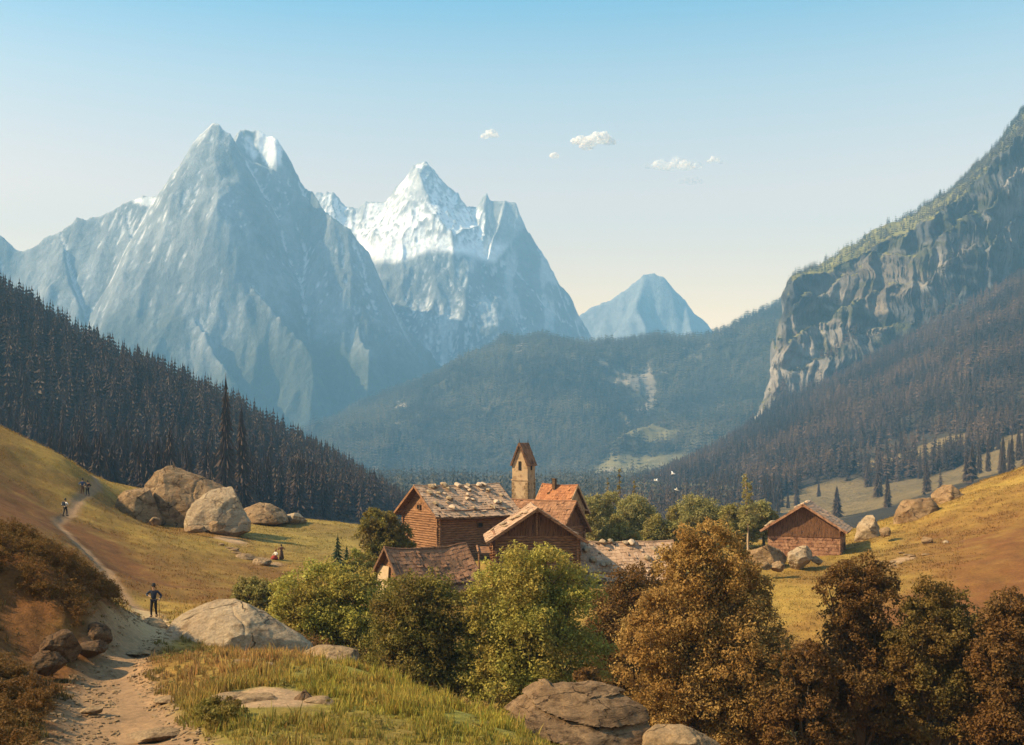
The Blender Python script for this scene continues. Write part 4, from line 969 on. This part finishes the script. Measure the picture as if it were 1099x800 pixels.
BL = [
 ('bush', [(345,628,26),(318,640,24),(372,632,24),(310,660,22),(345,658,30),(385,655,26),(330,680,28),(372,682,30),(395,625,14)], 68, (350,720), .17, 30000, 'leaf_green', 'broad green bush left of the low dark shed, above the flat slab'),
 ('bush', [(432,642,26),(462,640,24),(482,655,24),(415,664,22),(445,672,32),(480,690,30),(415,700,26),(450,712,34),(490,725,28)], 61, (450,760), .16, 30000, 'leaf_deep', 'dark green bush in front of the low dark shed'),
 ('bush', [(560,612,26),(590,614,26),(618,632,26),(535,628,24),(518,650,24),(560,650,36),(605,665,34),(525,685,30),(570,695,40),(615,705,34),(520,720,26),(555,735,34),(598,745,32)], 60, (565,790), .16, 46000, 'leaf_green', 'large round green bush before the dark gabled hut'),
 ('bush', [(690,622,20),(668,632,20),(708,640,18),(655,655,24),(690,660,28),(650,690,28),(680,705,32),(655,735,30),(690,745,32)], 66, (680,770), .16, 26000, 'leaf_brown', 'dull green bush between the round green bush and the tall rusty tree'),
 ('tree', [(740,582,18),(762,578,20),(782,592,18),(725,605,20),(752,612,28),(790,618,24),(812,630,18),(740,645,32),(700,655,22),(780,655,34),(815,668,22),(698,688,28),(735,695,36),(785,700,38),(828,700,26),(710,730,32),(755,745,38),(805,748,36),(848,738,28),(740,785,38),(800,790,40)], 52, (765,840), .135, 90000, 'leaf_rust', 'tall rusty autumn tree, highest of the foreground foliage'),
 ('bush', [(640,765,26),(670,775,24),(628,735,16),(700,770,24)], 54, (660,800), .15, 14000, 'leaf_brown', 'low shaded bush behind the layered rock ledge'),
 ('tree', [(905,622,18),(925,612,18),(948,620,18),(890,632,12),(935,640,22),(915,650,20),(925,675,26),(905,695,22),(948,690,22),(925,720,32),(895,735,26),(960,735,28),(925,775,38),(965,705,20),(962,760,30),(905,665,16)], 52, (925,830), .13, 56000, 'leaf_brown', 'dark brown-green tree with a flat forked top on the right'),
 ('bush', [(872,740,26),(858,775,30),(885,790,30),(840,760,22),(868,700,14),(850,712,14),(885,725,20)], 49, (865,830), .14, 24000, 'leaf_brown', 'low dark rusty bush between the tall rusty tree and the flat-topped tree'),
 ('bush', [(1000,640,20),(1022,646,18),(980,660,18),(1010,672,26),(1040,668,16),(985,700,28),(1025,705,30),(1000,740,36),(975,775,34),(1030,770,36),(1045,700,20),(1050,740,28),(965,690,16)], 51, (1005,830), .13, 52000, 'leaf_dull', 'dark green-brown bush second from the right edge'),
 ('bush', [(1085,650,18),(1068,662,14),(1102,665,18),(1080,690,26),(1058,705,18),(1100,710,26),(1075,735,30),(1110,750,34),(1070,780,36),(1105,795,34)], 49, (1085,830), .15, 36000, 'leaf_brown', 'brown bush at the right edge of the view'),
 ('bush', [(266,632,14),(282,640,14),(258,645,10),(275,655,16),(295,652,12)], 78, (275,668), .16, 9000, 'leaf_olive', 'small olive bush in the hollow behind the big pale slab'),
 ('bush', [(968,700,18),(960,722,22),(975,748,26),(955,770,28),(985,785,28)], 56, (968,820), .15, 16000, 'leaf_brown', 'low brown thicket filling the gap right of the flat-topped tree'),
 ('bush', [(1050,690,16),(1045,715,22),(1060,745,26),(1048,775,28)], 55, (1050,820), .15, 14000, 'leaf_rust', 'rust-tinged thicket between the dark green bush and the bush at the right edge'),
 ('tree', [(400,556,11),(418,562,12),(435,574,10),(396,576,14),(420,586,16),(404,598,14),(440,588,8)], 116, (408,612), .22, 15000, 'leaf_deep', 'round green tree left of the tall log barn'),
 ('bush', [(382,600,9),(372,612,10),(395,612,9)], 113, (382,620), .2, 4500, 'leaf_green', 'small green bush below the round tree at the barn'),
 ('tree', [(633,545,14),(648,552,14),(625,560,13),(642,568,15),(655,535,8)], 152, (638,588), .26, 12000, 'leaf_pale', 'pale olive tree just right of the orange-roofed house'),
 ('tree', [(680,545,14),(692,555,14),(672,560,14),(688,570,14)], 158, (682,588), .26, 11000, 'leaf_pale', 'pale olive tree, second right of the orange-roofed house'),
 ('bush', [(662,568,13),(655,578,12),(675,580,12)], 142, (665,592), .24, 8000, 'leaf_olive', 'dull low bush above the pale low shed roof'),
 ('bush', [(705,566,13),(718,575,13),(698,580,12)], 150, (707,592), .25, 8000, 'leaf_olive', 'olive bush behind the right end of the low shed'),
 ('tree', [(742,545,13),(757,548,14),(770,556,13),(748,562,15),(766,570,13)], 156, (756,588), .26, 11000, 'leaf_pale', 'rounded olive tree behind the tall rusty tree, left of the birch'),
 ('bush', [(726,552,10),(732,566,13),(722,577,12)], 160, (728,590), .26, 7000, 'leaf_olive', 'narrow olive bush between the two groups of olive trees'),
 ('bush', [(785,552,12),(797,560,13),(783,572,13),(805,575,11)], 150, (790,588), .25, 8500, 'leaf_olive', 'olive bush at the foot of the birch'),
 ('bush', [(818,550,11),(828,560,10),(815,570,11)], 152, (820,588), .25, 6000, 'leaf_pale', 'pale bush right behind the left eave of the red hut'),
]
for i, (nm, lb, d, base, leaf, n, mt, lab) in enumerate(BL):
    broadleaf(nm, lb, d, base, leaf*1.08, int(n*1.5), M[mt], lab, 500+i, 'tree' if nm == 'tree' else 'bush', thick=.2 if d < 80 else .25)
# slender birch and poplars
def slender(px, top, d, r, mt, lab, seed, n, bark, lean=0, name='slender_tree'):
    rg = random.Random(seed); root = on_ground(px, d, -.1); h = at(px, top, d).z-root.z; e = empty(name, root, 0, lab, 'tree'); L = []
    k = 9
    for i in range(k):
        f = .35+.62*i/(k-1); L.append((rg.uniform(-1, 1)*r*.8*(1-f)+lean*f, rg.uniform(-1, 1)*r*.5, h*f, r*(1.3-f)*rg.uniform(.6, 1.1)))
    obj('crown', crown_mesh(L, .2, n, seed, inner=.2), M[mt], e); mb = MB(); pr = Vector((0, 0, 0)); rad = .16
    for i in range(1, 8):
        f = i/7; q = Vector((lean*f+rg.uniform(-.1, .1), rg.uniform(-.1, .1), h*f*.97)); mb.tube(pr, q, rad*(1-.8*(i-1)/7), rad*(1-.8*i/7), 7, False); pr = q
    for (x, y, z, rr) in L: mb.tube((lean*z/h, 0, z-rr), (x, y, z), .05, .02, 5, False)
    mb.build('trunk', M[bark], e, smooth=True)
slender(803, 508, 142, 1.5, 'leaf_pale', 'slender birch with a pale trunk left of the red hut', 81, 5000, 'bark_pale', -.3, 'birch_tree')
slender(665, 503, 168, .95, 'leaf_olive', 'thin upright poplar above the pale olive trees, taller of the two', 82, 4500, 'bark', 0, 'poplar_tree')
slender(681, 516, 166, .85, 'leaf_olive', 'thin upright poplar, shorter, right of the taller poplar', 83, 4000, 'bark', 0, 'poplar_tree')
slender(652, 512, 175, .6, 'leaf_olive', 'faint thin sapling just left of the taller poplar', 84, 1800, 'bark', 0, 'poplar_tree')
# small conifers in the left meadow by the barn
spruce(on_ground(362, 112, -.1), 4.9, 1.1, SPG[0], 'small green spruce standing left of the round tree by the barn', name='young_spruce_tree')
spruce(on_ground(372, 114, -.1), 3.6, 1.1, SPG[1], 'smallest green spruce, just right of the other young spruce', name='young_spruce_tree')

# ------------------------------------------------------------------ grass and scrub
def blades(name, X, Y, h, w, col, seed, nb, mat, label, cat='grass', spread=.06, lean=.5):
    """tufts of bent blades: X, Y tuft roots"""
    rg = np.random.RandomState(seed); n = len(X)*nb
    x = np.repeat(X, nb)+rg.normal(0, spread, n); y = np.repeat(Y, nb)+rg.normal(0, spread, n); z = np.repeat(ground_z(X, Y), nb)-.03
    hh = np.repeat(h, nb)*rg.uniform(.5, 1.2, n); ww = np.repeat(w, nb)*rg.uniform(.7, 1.3, n); a = rg.uniform(0, 6.28, n); b = rg.uniform(0, 6.28, n); ln = hh*rg.uniform(.05, lean, n)
    wx, wy = np.cos(a)*ww, np.sin(a)*ww; lx, ly = np.cos(b)*ln, np.sin(b)*ln
    V = np.stack([np.stack([x-wx, y-wy, z], 1), np.stack([x+wx, y+wy, z], 1), np.stack([x+wx*.7+lx*.4, y+wy*.7+ly*.4, z+hh*.6], 1), np.stack([x+lx, y+ly, z+hh], 1), np.stack([x-wx*.7+lx*.4, y-wy*.7+ly*.4, z+hh*.6], 1)], 1).reshape(-1, 3)
    i = np.arange(n)*5; T = np.stack([i, i+1, i+2, i, i+2, i+4, i+4, i+2, i+3], 1).reshape(-1, 3)
    c = np.repeat(col, nb, 0)*rg.uniform(.6, 1.4, n)[:, None]*(1+rg.normal(0, .08, (n, 3)))
    o = obj(name, npmesh(name, V, T, False, {'col': np.repeat(np.clip(c, 0, 1), 5, 0)}), mat)
    return tag(o, label, cat, kind='stuff')
def sample(p0, p1, d0, d1, n, seed):
    rg = np.random.RandomState(seed); P = rg.uniform(p0, p1, n); D = np.sqrt(rg.uniform(d0*d0, d1*d1, n)); return P, D, (P-CX)/F*D
# foreground
P, D, X = sample(-40, 720, 19, 58, 42000, 5)
dirt_shade, lush, rockm, n1, n2 = cov(P, D, X, D); pm = path_mask(X, D); gp = fbm(X*.8, D*.8, 34, 4)
k = (gp > -.28)*(pm > .1+.5*n2)*(rockm < .35)*(np.random.RandomState(1).uniform(0, 1, len(P)) < (1-.75*dirt_shade)*(.5+.5*lush+.3*n2)); P, D, X, lush, n1, n2, dirt_shade = [a[k] for a in (P, D, X, lush, n1, n2, dirt_shade)]
dry = np.clip(blobs(P, D, [(250,38,80,6,1.),(200,33,40,5,.5),(60,42,110,9,.5),(330,45,60,6,.6)])+n2*.6, 0, 1)[:, None]; lu = lush[:, None]
col = (np.array((.32, .25, .04))*lu + np.array((.23, .17, .045))*(1-lu))*(1-dry) + np.array((.42, .24, .075))*dry
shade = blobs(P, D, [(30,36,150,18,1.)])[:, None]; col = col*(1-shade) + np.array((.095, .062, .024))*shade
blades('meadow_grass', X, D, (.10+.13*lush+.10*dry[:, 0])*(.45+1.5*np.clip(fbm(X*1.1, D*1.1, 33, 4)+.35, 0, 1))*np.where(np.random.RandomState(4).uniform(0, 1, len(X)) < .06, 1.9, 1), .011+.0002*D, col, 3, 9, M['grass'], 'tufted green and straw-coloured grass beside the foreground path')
# meadows farther off
for (p0, p1, d0, d1, n, nm, lb, sd) in ((-60,460,60,185,26000,'pasture_grass','short dry grass over the left pasture',6),(740,1160,78,165,22000,'pasture_grass','short yellow grass over the right pasture',7)):
    P, D, X = sample(p0, p1, d0, d1, n, sd); c, pm = ground_cols(X, D); dirt_shade, lush, rockm, n1, n2 = cov(P, D, X, D)
    k = (pm > .2)*(rockm < .5)*(dirt_shade < .75+.3*n2)*(n2 > -.3); X, D, c, n2 = X[k], D[k], c[k], n2[k]
    blades(nm, X, D, .10+.12*np.clip(n2+.4, 0, 1), .03+0*D, c*1.0, sd, 4, M['grass'], lb, spread=.25, lean=.9)
def gravel(n, seed):
    rg = np.random.RandomState(seed); P, D, X = sample(20, 330, 18, 62, n*4, seed); pm = path_mask(X, D)
    k = (pm < .25)*(rg.uniform(0, 1, len(P)) < np.where(pm > -.5, 1, .35)); P, D, X = P[k][:n], D[k][:n], X[k][:n]; n = len(P)
    base = np.array([(-1,-1,-.6),(1,-1,-.6),(1,1,-.6),(-1,1,-.6),(-.7,-.7,.6),(.7,-.7,.6),(.7,.7,.6),(-.7,.7,.6)])
    sz = .015+.06*rg.uniform(0, 1, n)**3; a = rg.uniform(0, 6.28, n); v = base[None]*(1+rg.normal(0, .22, (n, 8, 3)))*sz[:, None, None]*np.stack([rg.uniform(.7, 1.5, n), np.ones(n), rg.uniform(.5, .9, n)], 1)[:, None, :]
    c, s_ = np.cos(a)[:, None], np.sin(a)[:, None]; x = v[..., 0]*c-v[..., 1]*s_+X[:, None]; y = v[..., 0]*s_+v[..., 1]*c+D[:, None]; z = v[..., 2]+(ground_z(X, D)-.12*(1-sst(-.5, .25, path_mask(X, D))))[:, None]+.01
    Q = np.array([(0,3,2,1),(4,5,6,7),(0,1,5,4),(1,2,6,5),(2,3,7,6),(3,0,4,7)])[None]+(np.arange(n)*8)[:, None, None]
    tag(obj('gravel', npmesh('gravel', np.stack([x, y, z], -1).reshape(-1, 3), Q.reshape(-1, 4)), M['rock_warm']), 'loose gravel strewn over the foreground path', 'gravel', kind='stuff')
gravel(2600, 15)
# heather scrub on the left bank and in the bottom left corner
def scrub(name, spots, mat, label, seed, leaf=.07, per=420, rr=(.25, .5), cat='scrub', kind='stuff'):
    rg = np.random.RandomState(seed); L = []
    for x, y in spots: 
        r = rg.uniform(*rr); L.append((x, y, gz(x, y)+r*.35, r))
    me = crown_mesh(L, leaf, per*len(L), seed, name); o = obj(name, me, mat); return tag(o, label, cat, kind=kind)
def spots(p0, p1, d0, d1, n, seed, keep): 
    P, D, X = sample(p0, p1, d0, d1, n, seed); k = keep(P, D, X, path_mask(X, D)); return list(zip(X[k], D[k]))
scrub('heather_scrub', spots(-90, 146, 40.2, 51, 420, 8, lambda P, D, X, pm: (pm > .45)), M['leaf_brown'], 'dark heather scrub covering the top of the left bank', 91, rr=(.3, .6), per=330)
scrub('bracken_scrub', spots(-60, 125, 19, 34, 230, 9, lambda P, D, X, pm: (pm > .35)*(P < np.interp(D, [19,24,28,34], [105,90,80,20]))), M['leaf_brown'], 'tangled dark bracken scrub filling the bottom left corner', 92, leaf=.06, rr=(.2, .42), per=420)
tag(scrub('low_shrub', spots(165, 255, 24.5, 27.2, 22, 10, lambda P, D, X, pm: (pm > .25)), M['leaf_deep'], 'low green shrub on the right edge of the path at the bottom', 93, leaf=.06, rr=(.22, .36), per=800, cat='shrub', kind=None), cat='shrub')
scrub('ground_weeds', spots(150, 640, 20, 44, 260, 14, lambda P, D, X, pm: (pm > .25)*(cov(P, D, X, D)[2] < .4)), M['leaf_olive'], 'small leafy weeds among the foreground grass', 95, leaf=.05, rr=(.07, .17), per=70)
scrub('hollow_scrub', spots(300, 1120, 56, 92, 420, 12, lambda P, D, X, pm: D < 86), M['leaf_brown'], 'brown undergrowth in the shaded hollow below the hamlet', 94, leaf=.16, rr=(.7, 1.4), per=260)

# ------------------------------------------------------------------ people
def skin(name, J, E, mat, parent, root=0, lvl=1):
    me = bpy.data.meshes.new(name); me.from_pydata([j[0] for j in J], E, [])
    bm = bmesh.new(); bm.from_mesh(me); bm.verts.layers.skin.verify(); bm.to_mesh(me); bm.free()
    o = obj(name, me, mat, parent)
    sv = me.skin_vertices[0].data
    for i, j in enumerate(J):
        r = j[1]; sv[i].radius = (r, r) if not isinstance(r, tuple) else r
        sv[i].use_root = (i == root); sv[i].use_loose = False
    m = o.modifiers.new('skin', 'SKIN'); m.use_smooth_shade = True; m.branch_smoothing = .4
    s = o.modifiers.new('sub', 'SUBSURF'); s.levels = lvl; s.render_levels = lvl
    return o
def lathe(name, prof, mat, parent, loc=(0, 0, 0), n=16, sy=1.0, rot=(0, 0, 0)):
    mb = MB(); vs = []
    for r, z in prof:
        for i in range(n):
            a = 2*math.pi*i/n; vs.append((r*math.cos(a), r*sy*math.sin(a), z))
    fs = []
    for k in range(len(prof)-1):
        for i in range(n): fs.append((k*n+i, k*n+(i+1) % n, (k+1)*n+(i+1) % n, (k+1)*n+i))
    fs.append(tuple(range(n))[::-1]); fs.append(tuple(range((len(prof)-1)*n, len(prof)*n)))
    mb.add(vs, fs); o = mb.build(name, mat, parent, smooth=True); o.location = loc; o.rotation_euler = rot; return o
MC = {k: mat_flat('cloth_'+k, c) for k, c in dict(navy=(.025, .03, .045), black=(.02, .018, .018), brown=(.10, .05, .025), red=(.28, .035, .02), white=(.55, .5, .42), blue=(.05, .07, .13), leather=(.07, .035, .02), rust=(.18, .06, .03)).items()}
SKINM = mat_flat('skin_tone', (.42, .24, .15), .6, .08); HAIR = mat_flat('dark_hair', (.04, .022, .012), .7)
def person(p, rz, label, top, legs, hat=None, skirt=None, h=1.75, arms=((.26, -.12, -.28), (.26, -.12, -.28)), elbow=(-.24, .05), step=.14, sit=False, pack=None, scarf=None, hair=HAIR, bend=0.0):
    """figure facing local -y; arms = hand offsets from the shoulders"""
    e = empty('person', p, rz, label, 'person'); e.scale = (h/1.75,)*3
    hip = .95; V = Vector
    if sit: hip = .34
    cy = -bend
    pel = V((0, 0, hip)); wa = V((0, cy*.3, hip+.17)); chs = V((0, cy*.8, hip+.38)); nk = V((0, cy, hip+.55)); hd = V((0, cy-.01, hip+.64)); ht_ = V((0, cy-.02, hip+.74))
    J = [(pel, (.11, .08)), (wa, (.10, .075)), (chs, (.11, .08)), (nk, .055), (hd, (.075, .09)), (ht_, (.068, .082))]; E = [(0, 1), (1, 2), (2, 3), (3, 4), (4, 5)]
    CJ = [(pel, (.17, .13)), (wa, (.15, .12)), (chs, (.185, .135)), (nk-V((0, 0, .05)), .075)]; CE = [(0, 1), (1, 2), (2, 3)]
    for s, off in ((-1, arms[0]), (1, arms[1])):
        sh = chs+V((s*.19, 0, .1)); hand = sh+V((s*off[0]*.3 if len(off) == 3 else 0, off[1], off[2]))+V((s*.02, 0, 0))
        if len(off) == 3: hand = sh + V((s*(off[0]-.2), off[1], off[2]))
        mid = (sh+hand)/2; L2 = max(.0, .30**2-((hand-sh).length/2)**2); el = mid+V((s*.75, .5, -.3)).normalized()*math.sqrt(L2)
        b = len(J); J += [(sh, .045), (el, .036), (hand, .03)]; E += [(2, b), (b, b+1), (b+1, b+2)]
        c = len(CJ); wr = el.lerp(hand, .88); CJ += [(sh, .075), (el, .06), (wr, .05)]; CE += [(2, c), (c, c+1), (c+1, c+2)]
        dr = (hand-el).normalized(); side = dr.cross(V((0, 0, 1))); side = side.normalized() if side.length > .1 else V((1, 0, 0))
        palm = hand+dr*.06; k = len(J); J.append((palm, (.038, .02))); E.append((b+2, k))
        for fi, (o_, fl) in enumerate(((-.03, .07), (-.01, .085), (.01, .08), (.03, .06))):
            q = len(J); J += [(palm+side*o_+dr*.035, .0095), (palm+side*o_*1.1+dr*(.035+fl*.5)+V((0, 0, -.012)), .009), (palm+side*o_*1.1+dr*(.03+fl*.8)+V((0, 0, -.035)), .008)]; E += [(k, q), (q, q+1), (q+1, q+2)]
        q = len(J); J += [(hand+dr*.03+side*(-.035)*s, .011), (hand+dr*.07+side*(-.06)*s, .009)]; E += [(k, q), (q, q+1)]
    LJ = [(pel, (.165, .12))]; LE = []
    for s in (-1, 1):
        st = s*step
        if sit: hp, kn, an, toe = pel+V((s*.09, 0, -.04)), V((s*.14, -.42, .36)), V((s*.13, -.40, .07)), V((s*.13, -.56, .03))
        else: hp, kn, an, toe = pel+V((s*.09, 0, -.05)), V((s*.11, -.02+st*.5-.03, .50)), V((s*.12, st+.04, .08)), V((s*.14, st-.14, .035))
        b = len(J); J += [(hp, .088), (kn, .056), (an, .04), (toe, .034)]; E += [(0, b), (b, b+1), (b+1, b+2), (b+2, b+3)]
        c = len(LJ); LJ += [(hp, .105), (kn, .075), (an+V((0, 0, .03)), .058)]; LE += [(0, c), (c, c+1), (c+1, c+2)]
        bt = MB(); bt.tube(an+V((0, .02, .05)), an+V((0, .02, -.04)), .062, .06, 8); bt.tube(an+V((0, .03, -.035)), toe+V((0, -.02, .005)), .055, .045, 8); bt.build('boot', MC['leather'], e, smooth=True)
    body = skin('body', J, E, SKINM, e)
    skin('coat', CJ, CE, top, e)
    if skirt is not None:
        if sit: lathe('skirt', [(.36, 0.02), (.40, .12), (.34, .30), (.17, .48)], skirt, e, (0, -.2, 0), sy=1.15)
        else: lathe('skirt', [(.30, .06), (.31, .12), (.26, .5), (.20, .85), (.15, 1.05)], skirt, e, sy=.85)
    else: skin('trousers', LJ, LE, legs, e)
    # face: eyes, nose, mouth, ears as a small part, hair, hat
    c = ht_
    f = MB(); f.tube(c+V((0, -.085, -.01)), c+V((0, -.112, -.035)), .010, .016, 6); 
    for s in (-1, 1): f.tube(c+V((s*.076, 0, -.02)), c+V((s*.088, .01, .0)), .022, .016, 6)
    f.build('nose_and_ears', SKINM, e, smooth=True)
    g = MB()
    for s in (-1, 1): g.box(c+V((s*.032, -.083, .0)), (.022, .012, .010))
    g.box(c+V((0, -.085, -.062)), (.042, .01, .010)); g.build('eyes_and_mouth', MC['leather'], e)
    lathe('hair', [(.05, -.08), (.078, -.05), (.086, .02), (.07, .075), (.03, .098)], hair, e, c+V((0, .022, .005)), sy=.95)
    if hat is not None:
        lathe('hat', [(.17, 0), (.175, .012), (.10, .022), (.095, .09), (.07, .13), (.02, .135)], hat, e, c+V((0, 0, .045)))
    if scarf is not None:
        lathe('head_scarf', [(.10, -.11), (.095, -.04), (.098, .03), (.08, .085), (.03, .11)], scarf, e, c+V((0, .02, .008)))
    if pack is not None:
        pk = MB(); pk.box((0, .25, chs.z-.03), (.34, .2, .42)); po = pk.build('backpack', pack, e, bevel=.05)
    return e
mp = on_ground(165, 60)
person(mp, R(8), 'man in dark clothes and a brimmed hat walking down the foreground path', MC['navy'], MC['black'], hat=MC['black'], arms=((.22, -.22, -.24), (.34, -.18, -.42)), step=.10)
st = MB(); sb = mp+Vector((.42, -.32, 0)); sb.z = gz(sb.x, sb.y); st.tube(sb, sb+Vector((-.06, .08, 1.0)), .014, .018, 7); st.tube(sb+Vector((-.06, .08, 1.0)), sb+Vector((-.12, .12, 1.05)), .018, .016, 7)
tag(st.build('walking_stick', M['bark'], smooth=True), 'thin walking stick held by the man in the brimmed hat', 'walking stick')
person(on_ground(70, 114.5), R(160), 'lone hiker in a white shirt and dark waistcoat climbing the hill path', MC['white'], MC['black'], hat=MC['black'], pack=MC['navy'], step=.16)
person(on_ground(88.5, 131), R(20), 'hiker in blue, left of the pair coming down the hill path', MC['blue'], MC['brown'], hat=MC['black'], skirt=None, scarf=None, step=.12)
person(on_ground(94, 132), R(-10), 'hiker in black with a reddish pack, right of the pair on the hill path', MC['black'], MC['black'], hat=MC['black'], pack=MC['rust'], step=.12)
person(on_ground(296, 126), R(-40), 'woman in a red skirt and white blouse sitting on the grass', MC['white'], MC['red'], skirt=MC['red'], sit=True, scarf=MC['rust'], arms=((.22, -.30, -.30), (.22, -.30, -.30)), h=1.7)
person(on_ground(302, 126.5), R(30), 'woman in a long rusty brown dress standing beside the seated woman', MC['rust'], MC['brown'], skirt=MC['brown'], scarf=MC['black'], h=1.7)

# ------------------------------------------------------------------ birds
bmatl = mat_flat('white_plumage', (.8, .78, .72), .6, .05)
def bird(px, py, d, rz, flap, label, s=1.0):
    o_ = MB(); 
    V = []; prof = [(-.30, .012), (-.24, .035), (-.16, .05), (-.02, .065), (.12, .06), (.2, .04), (.25, .045), (.30, .035), (.36, .008)]; n = 8
    for y, r in prof:
        for i in range(n):
            a = 2*math.pi*i/n; V.append((r*math.cos(a), y, r*math.sin(a)))
    fs = [(k*n+i, k*n+(i+1) % n, (k+1)*n+(i+1) % n, (k+1)*n+i) for k in range(len(prof)-1) for i in range(n)]+[tuple(range(n)), tuple(range((len(prof)-1)*n, len(prof)*n))]
    o_.add(V, fs)
    for sd in (-1, 1):
        ws = [(.04, 0, .11, .02), (.30, .22*flap, .12, .014), (.55, .26*flap, .08, .01), (.78, .16*flap, .02, .006)]; q = []
        for x, z, c, t in ws: q += [(sd*x, .10+c*.3-(x*.12), z+.02), (sd*x, .10-c*1.4-(x*.12), z+.02), (sd*x, .10-c*1.4-(x*.12), z+.02-t), (sd*x, .10+c*.3-(x*.12), z+.02-t)]
        f2 = [(k*4+i, k*4+(i+1) % 4, (k+1)*4+(i+1) % 4, (k+1)*4+i) for k in range(3) for i in range(4)]+[(12, 13, 14, 15)]; o_.add(q, f2)
    o_.add([(-.03, -.26, 0), (.03, -.26, 0), (.09, -.44, .0), (-.09, -.44, 0), (-.03, -.26, .012), (.03, -.26, .012), (.09, -.44, .012), (-.09, -.44, .012)], [(0,1,2,3), (7,6,5,4), (0,4,5,1), (2,6,7,3), (1,5,6,2), (3,7,4,0)])
    o = o_.build('bird', bmatl, smooth=True); o.location = at(px, py, d); o.rotation_euler = (R(rnd.uniform(-10, 20)), R(rnd.uniform(-25, 25)), rz); o.scale = (s,)*3
    return tag(o, label, 'bird')
bird(704, 516, 190, R(60), 1.0, 'white bird in flight, leftmost of the small flock before the wooded hill', 1.1)
bird(722, 509, 200, R(100), 1.2, 'white bird in flight, topmost of the small flock', 1.1)
bird(726, 526, 185, R(80), .7, 'white bird with spread wings, lower middle of the small flock', 1.2)
bird(701, 553, 180, R(70), .8, 'white bird flying lowest, just above the olive trees', 1.1)

# ------------------------------------------------------------------ clouds (outside the haze)
def cloud(px, py, w, h, seed, label, dens=.012, d=9500, n=7):
    rg = random.Random(seed); sc = d/F; bm = bmesh.new()
    for i in range(n):
        f = (i+.5)/n*2-1; r = (1-abs(f)*.6)*h*.5*sc*rg.uniform(.7, 1.15)
        c = Vector((f*(w/2*sc-r*.6), rg.uniform(-.5, .5)*r, rg.uniform(-.15, .3)*h*sc*(1-abs(f))))
        s = bmesh.ops.create_icosphere(bm, subdivisions=3, radius=r, matrix=Matrix.Translation(c))
        for v in s['verts']:
            u = (v.co-c); k = 1+.35*mnoise.fractal(v.co/(r*1.1)+Vector((seed, 0, 0)), 1, 2, 4); v.co = c+Vector((u.x, u.y, u.z*(.9 if u.z > 0 else .45)))*k
    me = bpy.data.meshes.new('cloud'); bm.to_mesh(me); bm.free()
    me.polygons.foreach_set('use_smooth', [True]*len(me.polygons))
    m = bpy.data.materials.new('cloud_vapour'); m.use_nodes = True; t = m.node_tree; t.nodes.remove(t.nodes['Principled BSDF'])
    df = nd(t, 'ShaderNodeBsdfDiffuse'); df.inputs[0].default_value = (.95, .90, .80, 1); tl = nd(t, 'ShaderNodeBsdfTranslucent'); tl.inputs[0].default_value = (.95, .90, .80, 1)
    a = nd(t, 'ShaderNodeMixShader'); a.inputs[0].default_value = .45; t.links.new(df.outputs[0], a.inputs[1]); t.links.new(tl.outputs[0], a.inputs[2])
    tp = nd(t, 'ShaderNodeBsdfTransparent'); b = nd(t, 'ShaderNodeMixShader')
    mm = nd(t, 'ShaderNodeMath', operation='MULTIPLY'); t.links.new(noisef(t, 9/(w*sc), 6, .65, coords(t), .38, .66), mm.inputs[0]); mm.inputs[1].default_value = dens
    t.links.new(mm.outputs[0], b.inputs[0]); t.links.new(tp.outputs[0], b.inputs[1]); t.links.new(a.outputs[0], b.inputs[2])
    t.links.new(b.outputs[0], t.nodes['Material Output'].inputs[0])
    o = obj('cloud', me, m); o.location = at(px, py, d); return tag(o, label, 'cloud', 'small clouds in the sky')
cloud(636, 153, 50, 25, 1, 'largest and brightest puffy cloud, right of the snowy peak', 1.0)
cloud(526, 146, 20, 15, 2, 'small bright cloud, leftmost in the sky', .8, n=4)
cloud(595, 167, 12, 10, 3, 'tiny cloud just left below the largest cloud', .9, n=3)
cloud(722, 180, 64, 20, 4, 'thin wispy cloud, widest of the small clouds', .45, n=9)
cloud(768, 174, 20, 10, 5, 'small cloud at the right end of the row of clouds', .6, n=4)
cloud(742, 196, 30, 12, 6, 'faint low cloud below the widest wispy cloud', .25, n=5)

# ------------------------------------------------------------------ haze
hz = MB(); X0, X1, Y0, Y1, Z0, Z1 = -7900, 7900, -7900, 7900, -120, 1640
hz.box(((X0+X1)/2, (Y0+Y1)/2, (Z0+Z1)/2), (X1-X0, Y1-Y0, Z1-Z0))
hm = bpy.data.materials.new('air'); hm.use_nodes = True; t = hm.node_tree; t.nodes.remove(t.nodes['Principled BSDF'])
v = nd(t, 'ShaderNodeVolumePrincipled'); v.inputs['Color'].default_value = HAZE_COLOR; v.inputs['Density'].default_value = HAZE_DENSITY; v.inputs['Anisotropy'].default_value = 0.0
t.links.new(v.outputs[0], t.nodes['Material Output'].inputs['Volume'])
ho = hz.build('haze', hm); tag(ho, 'blue air haze filling the valley', 'haze', kind='stuff')
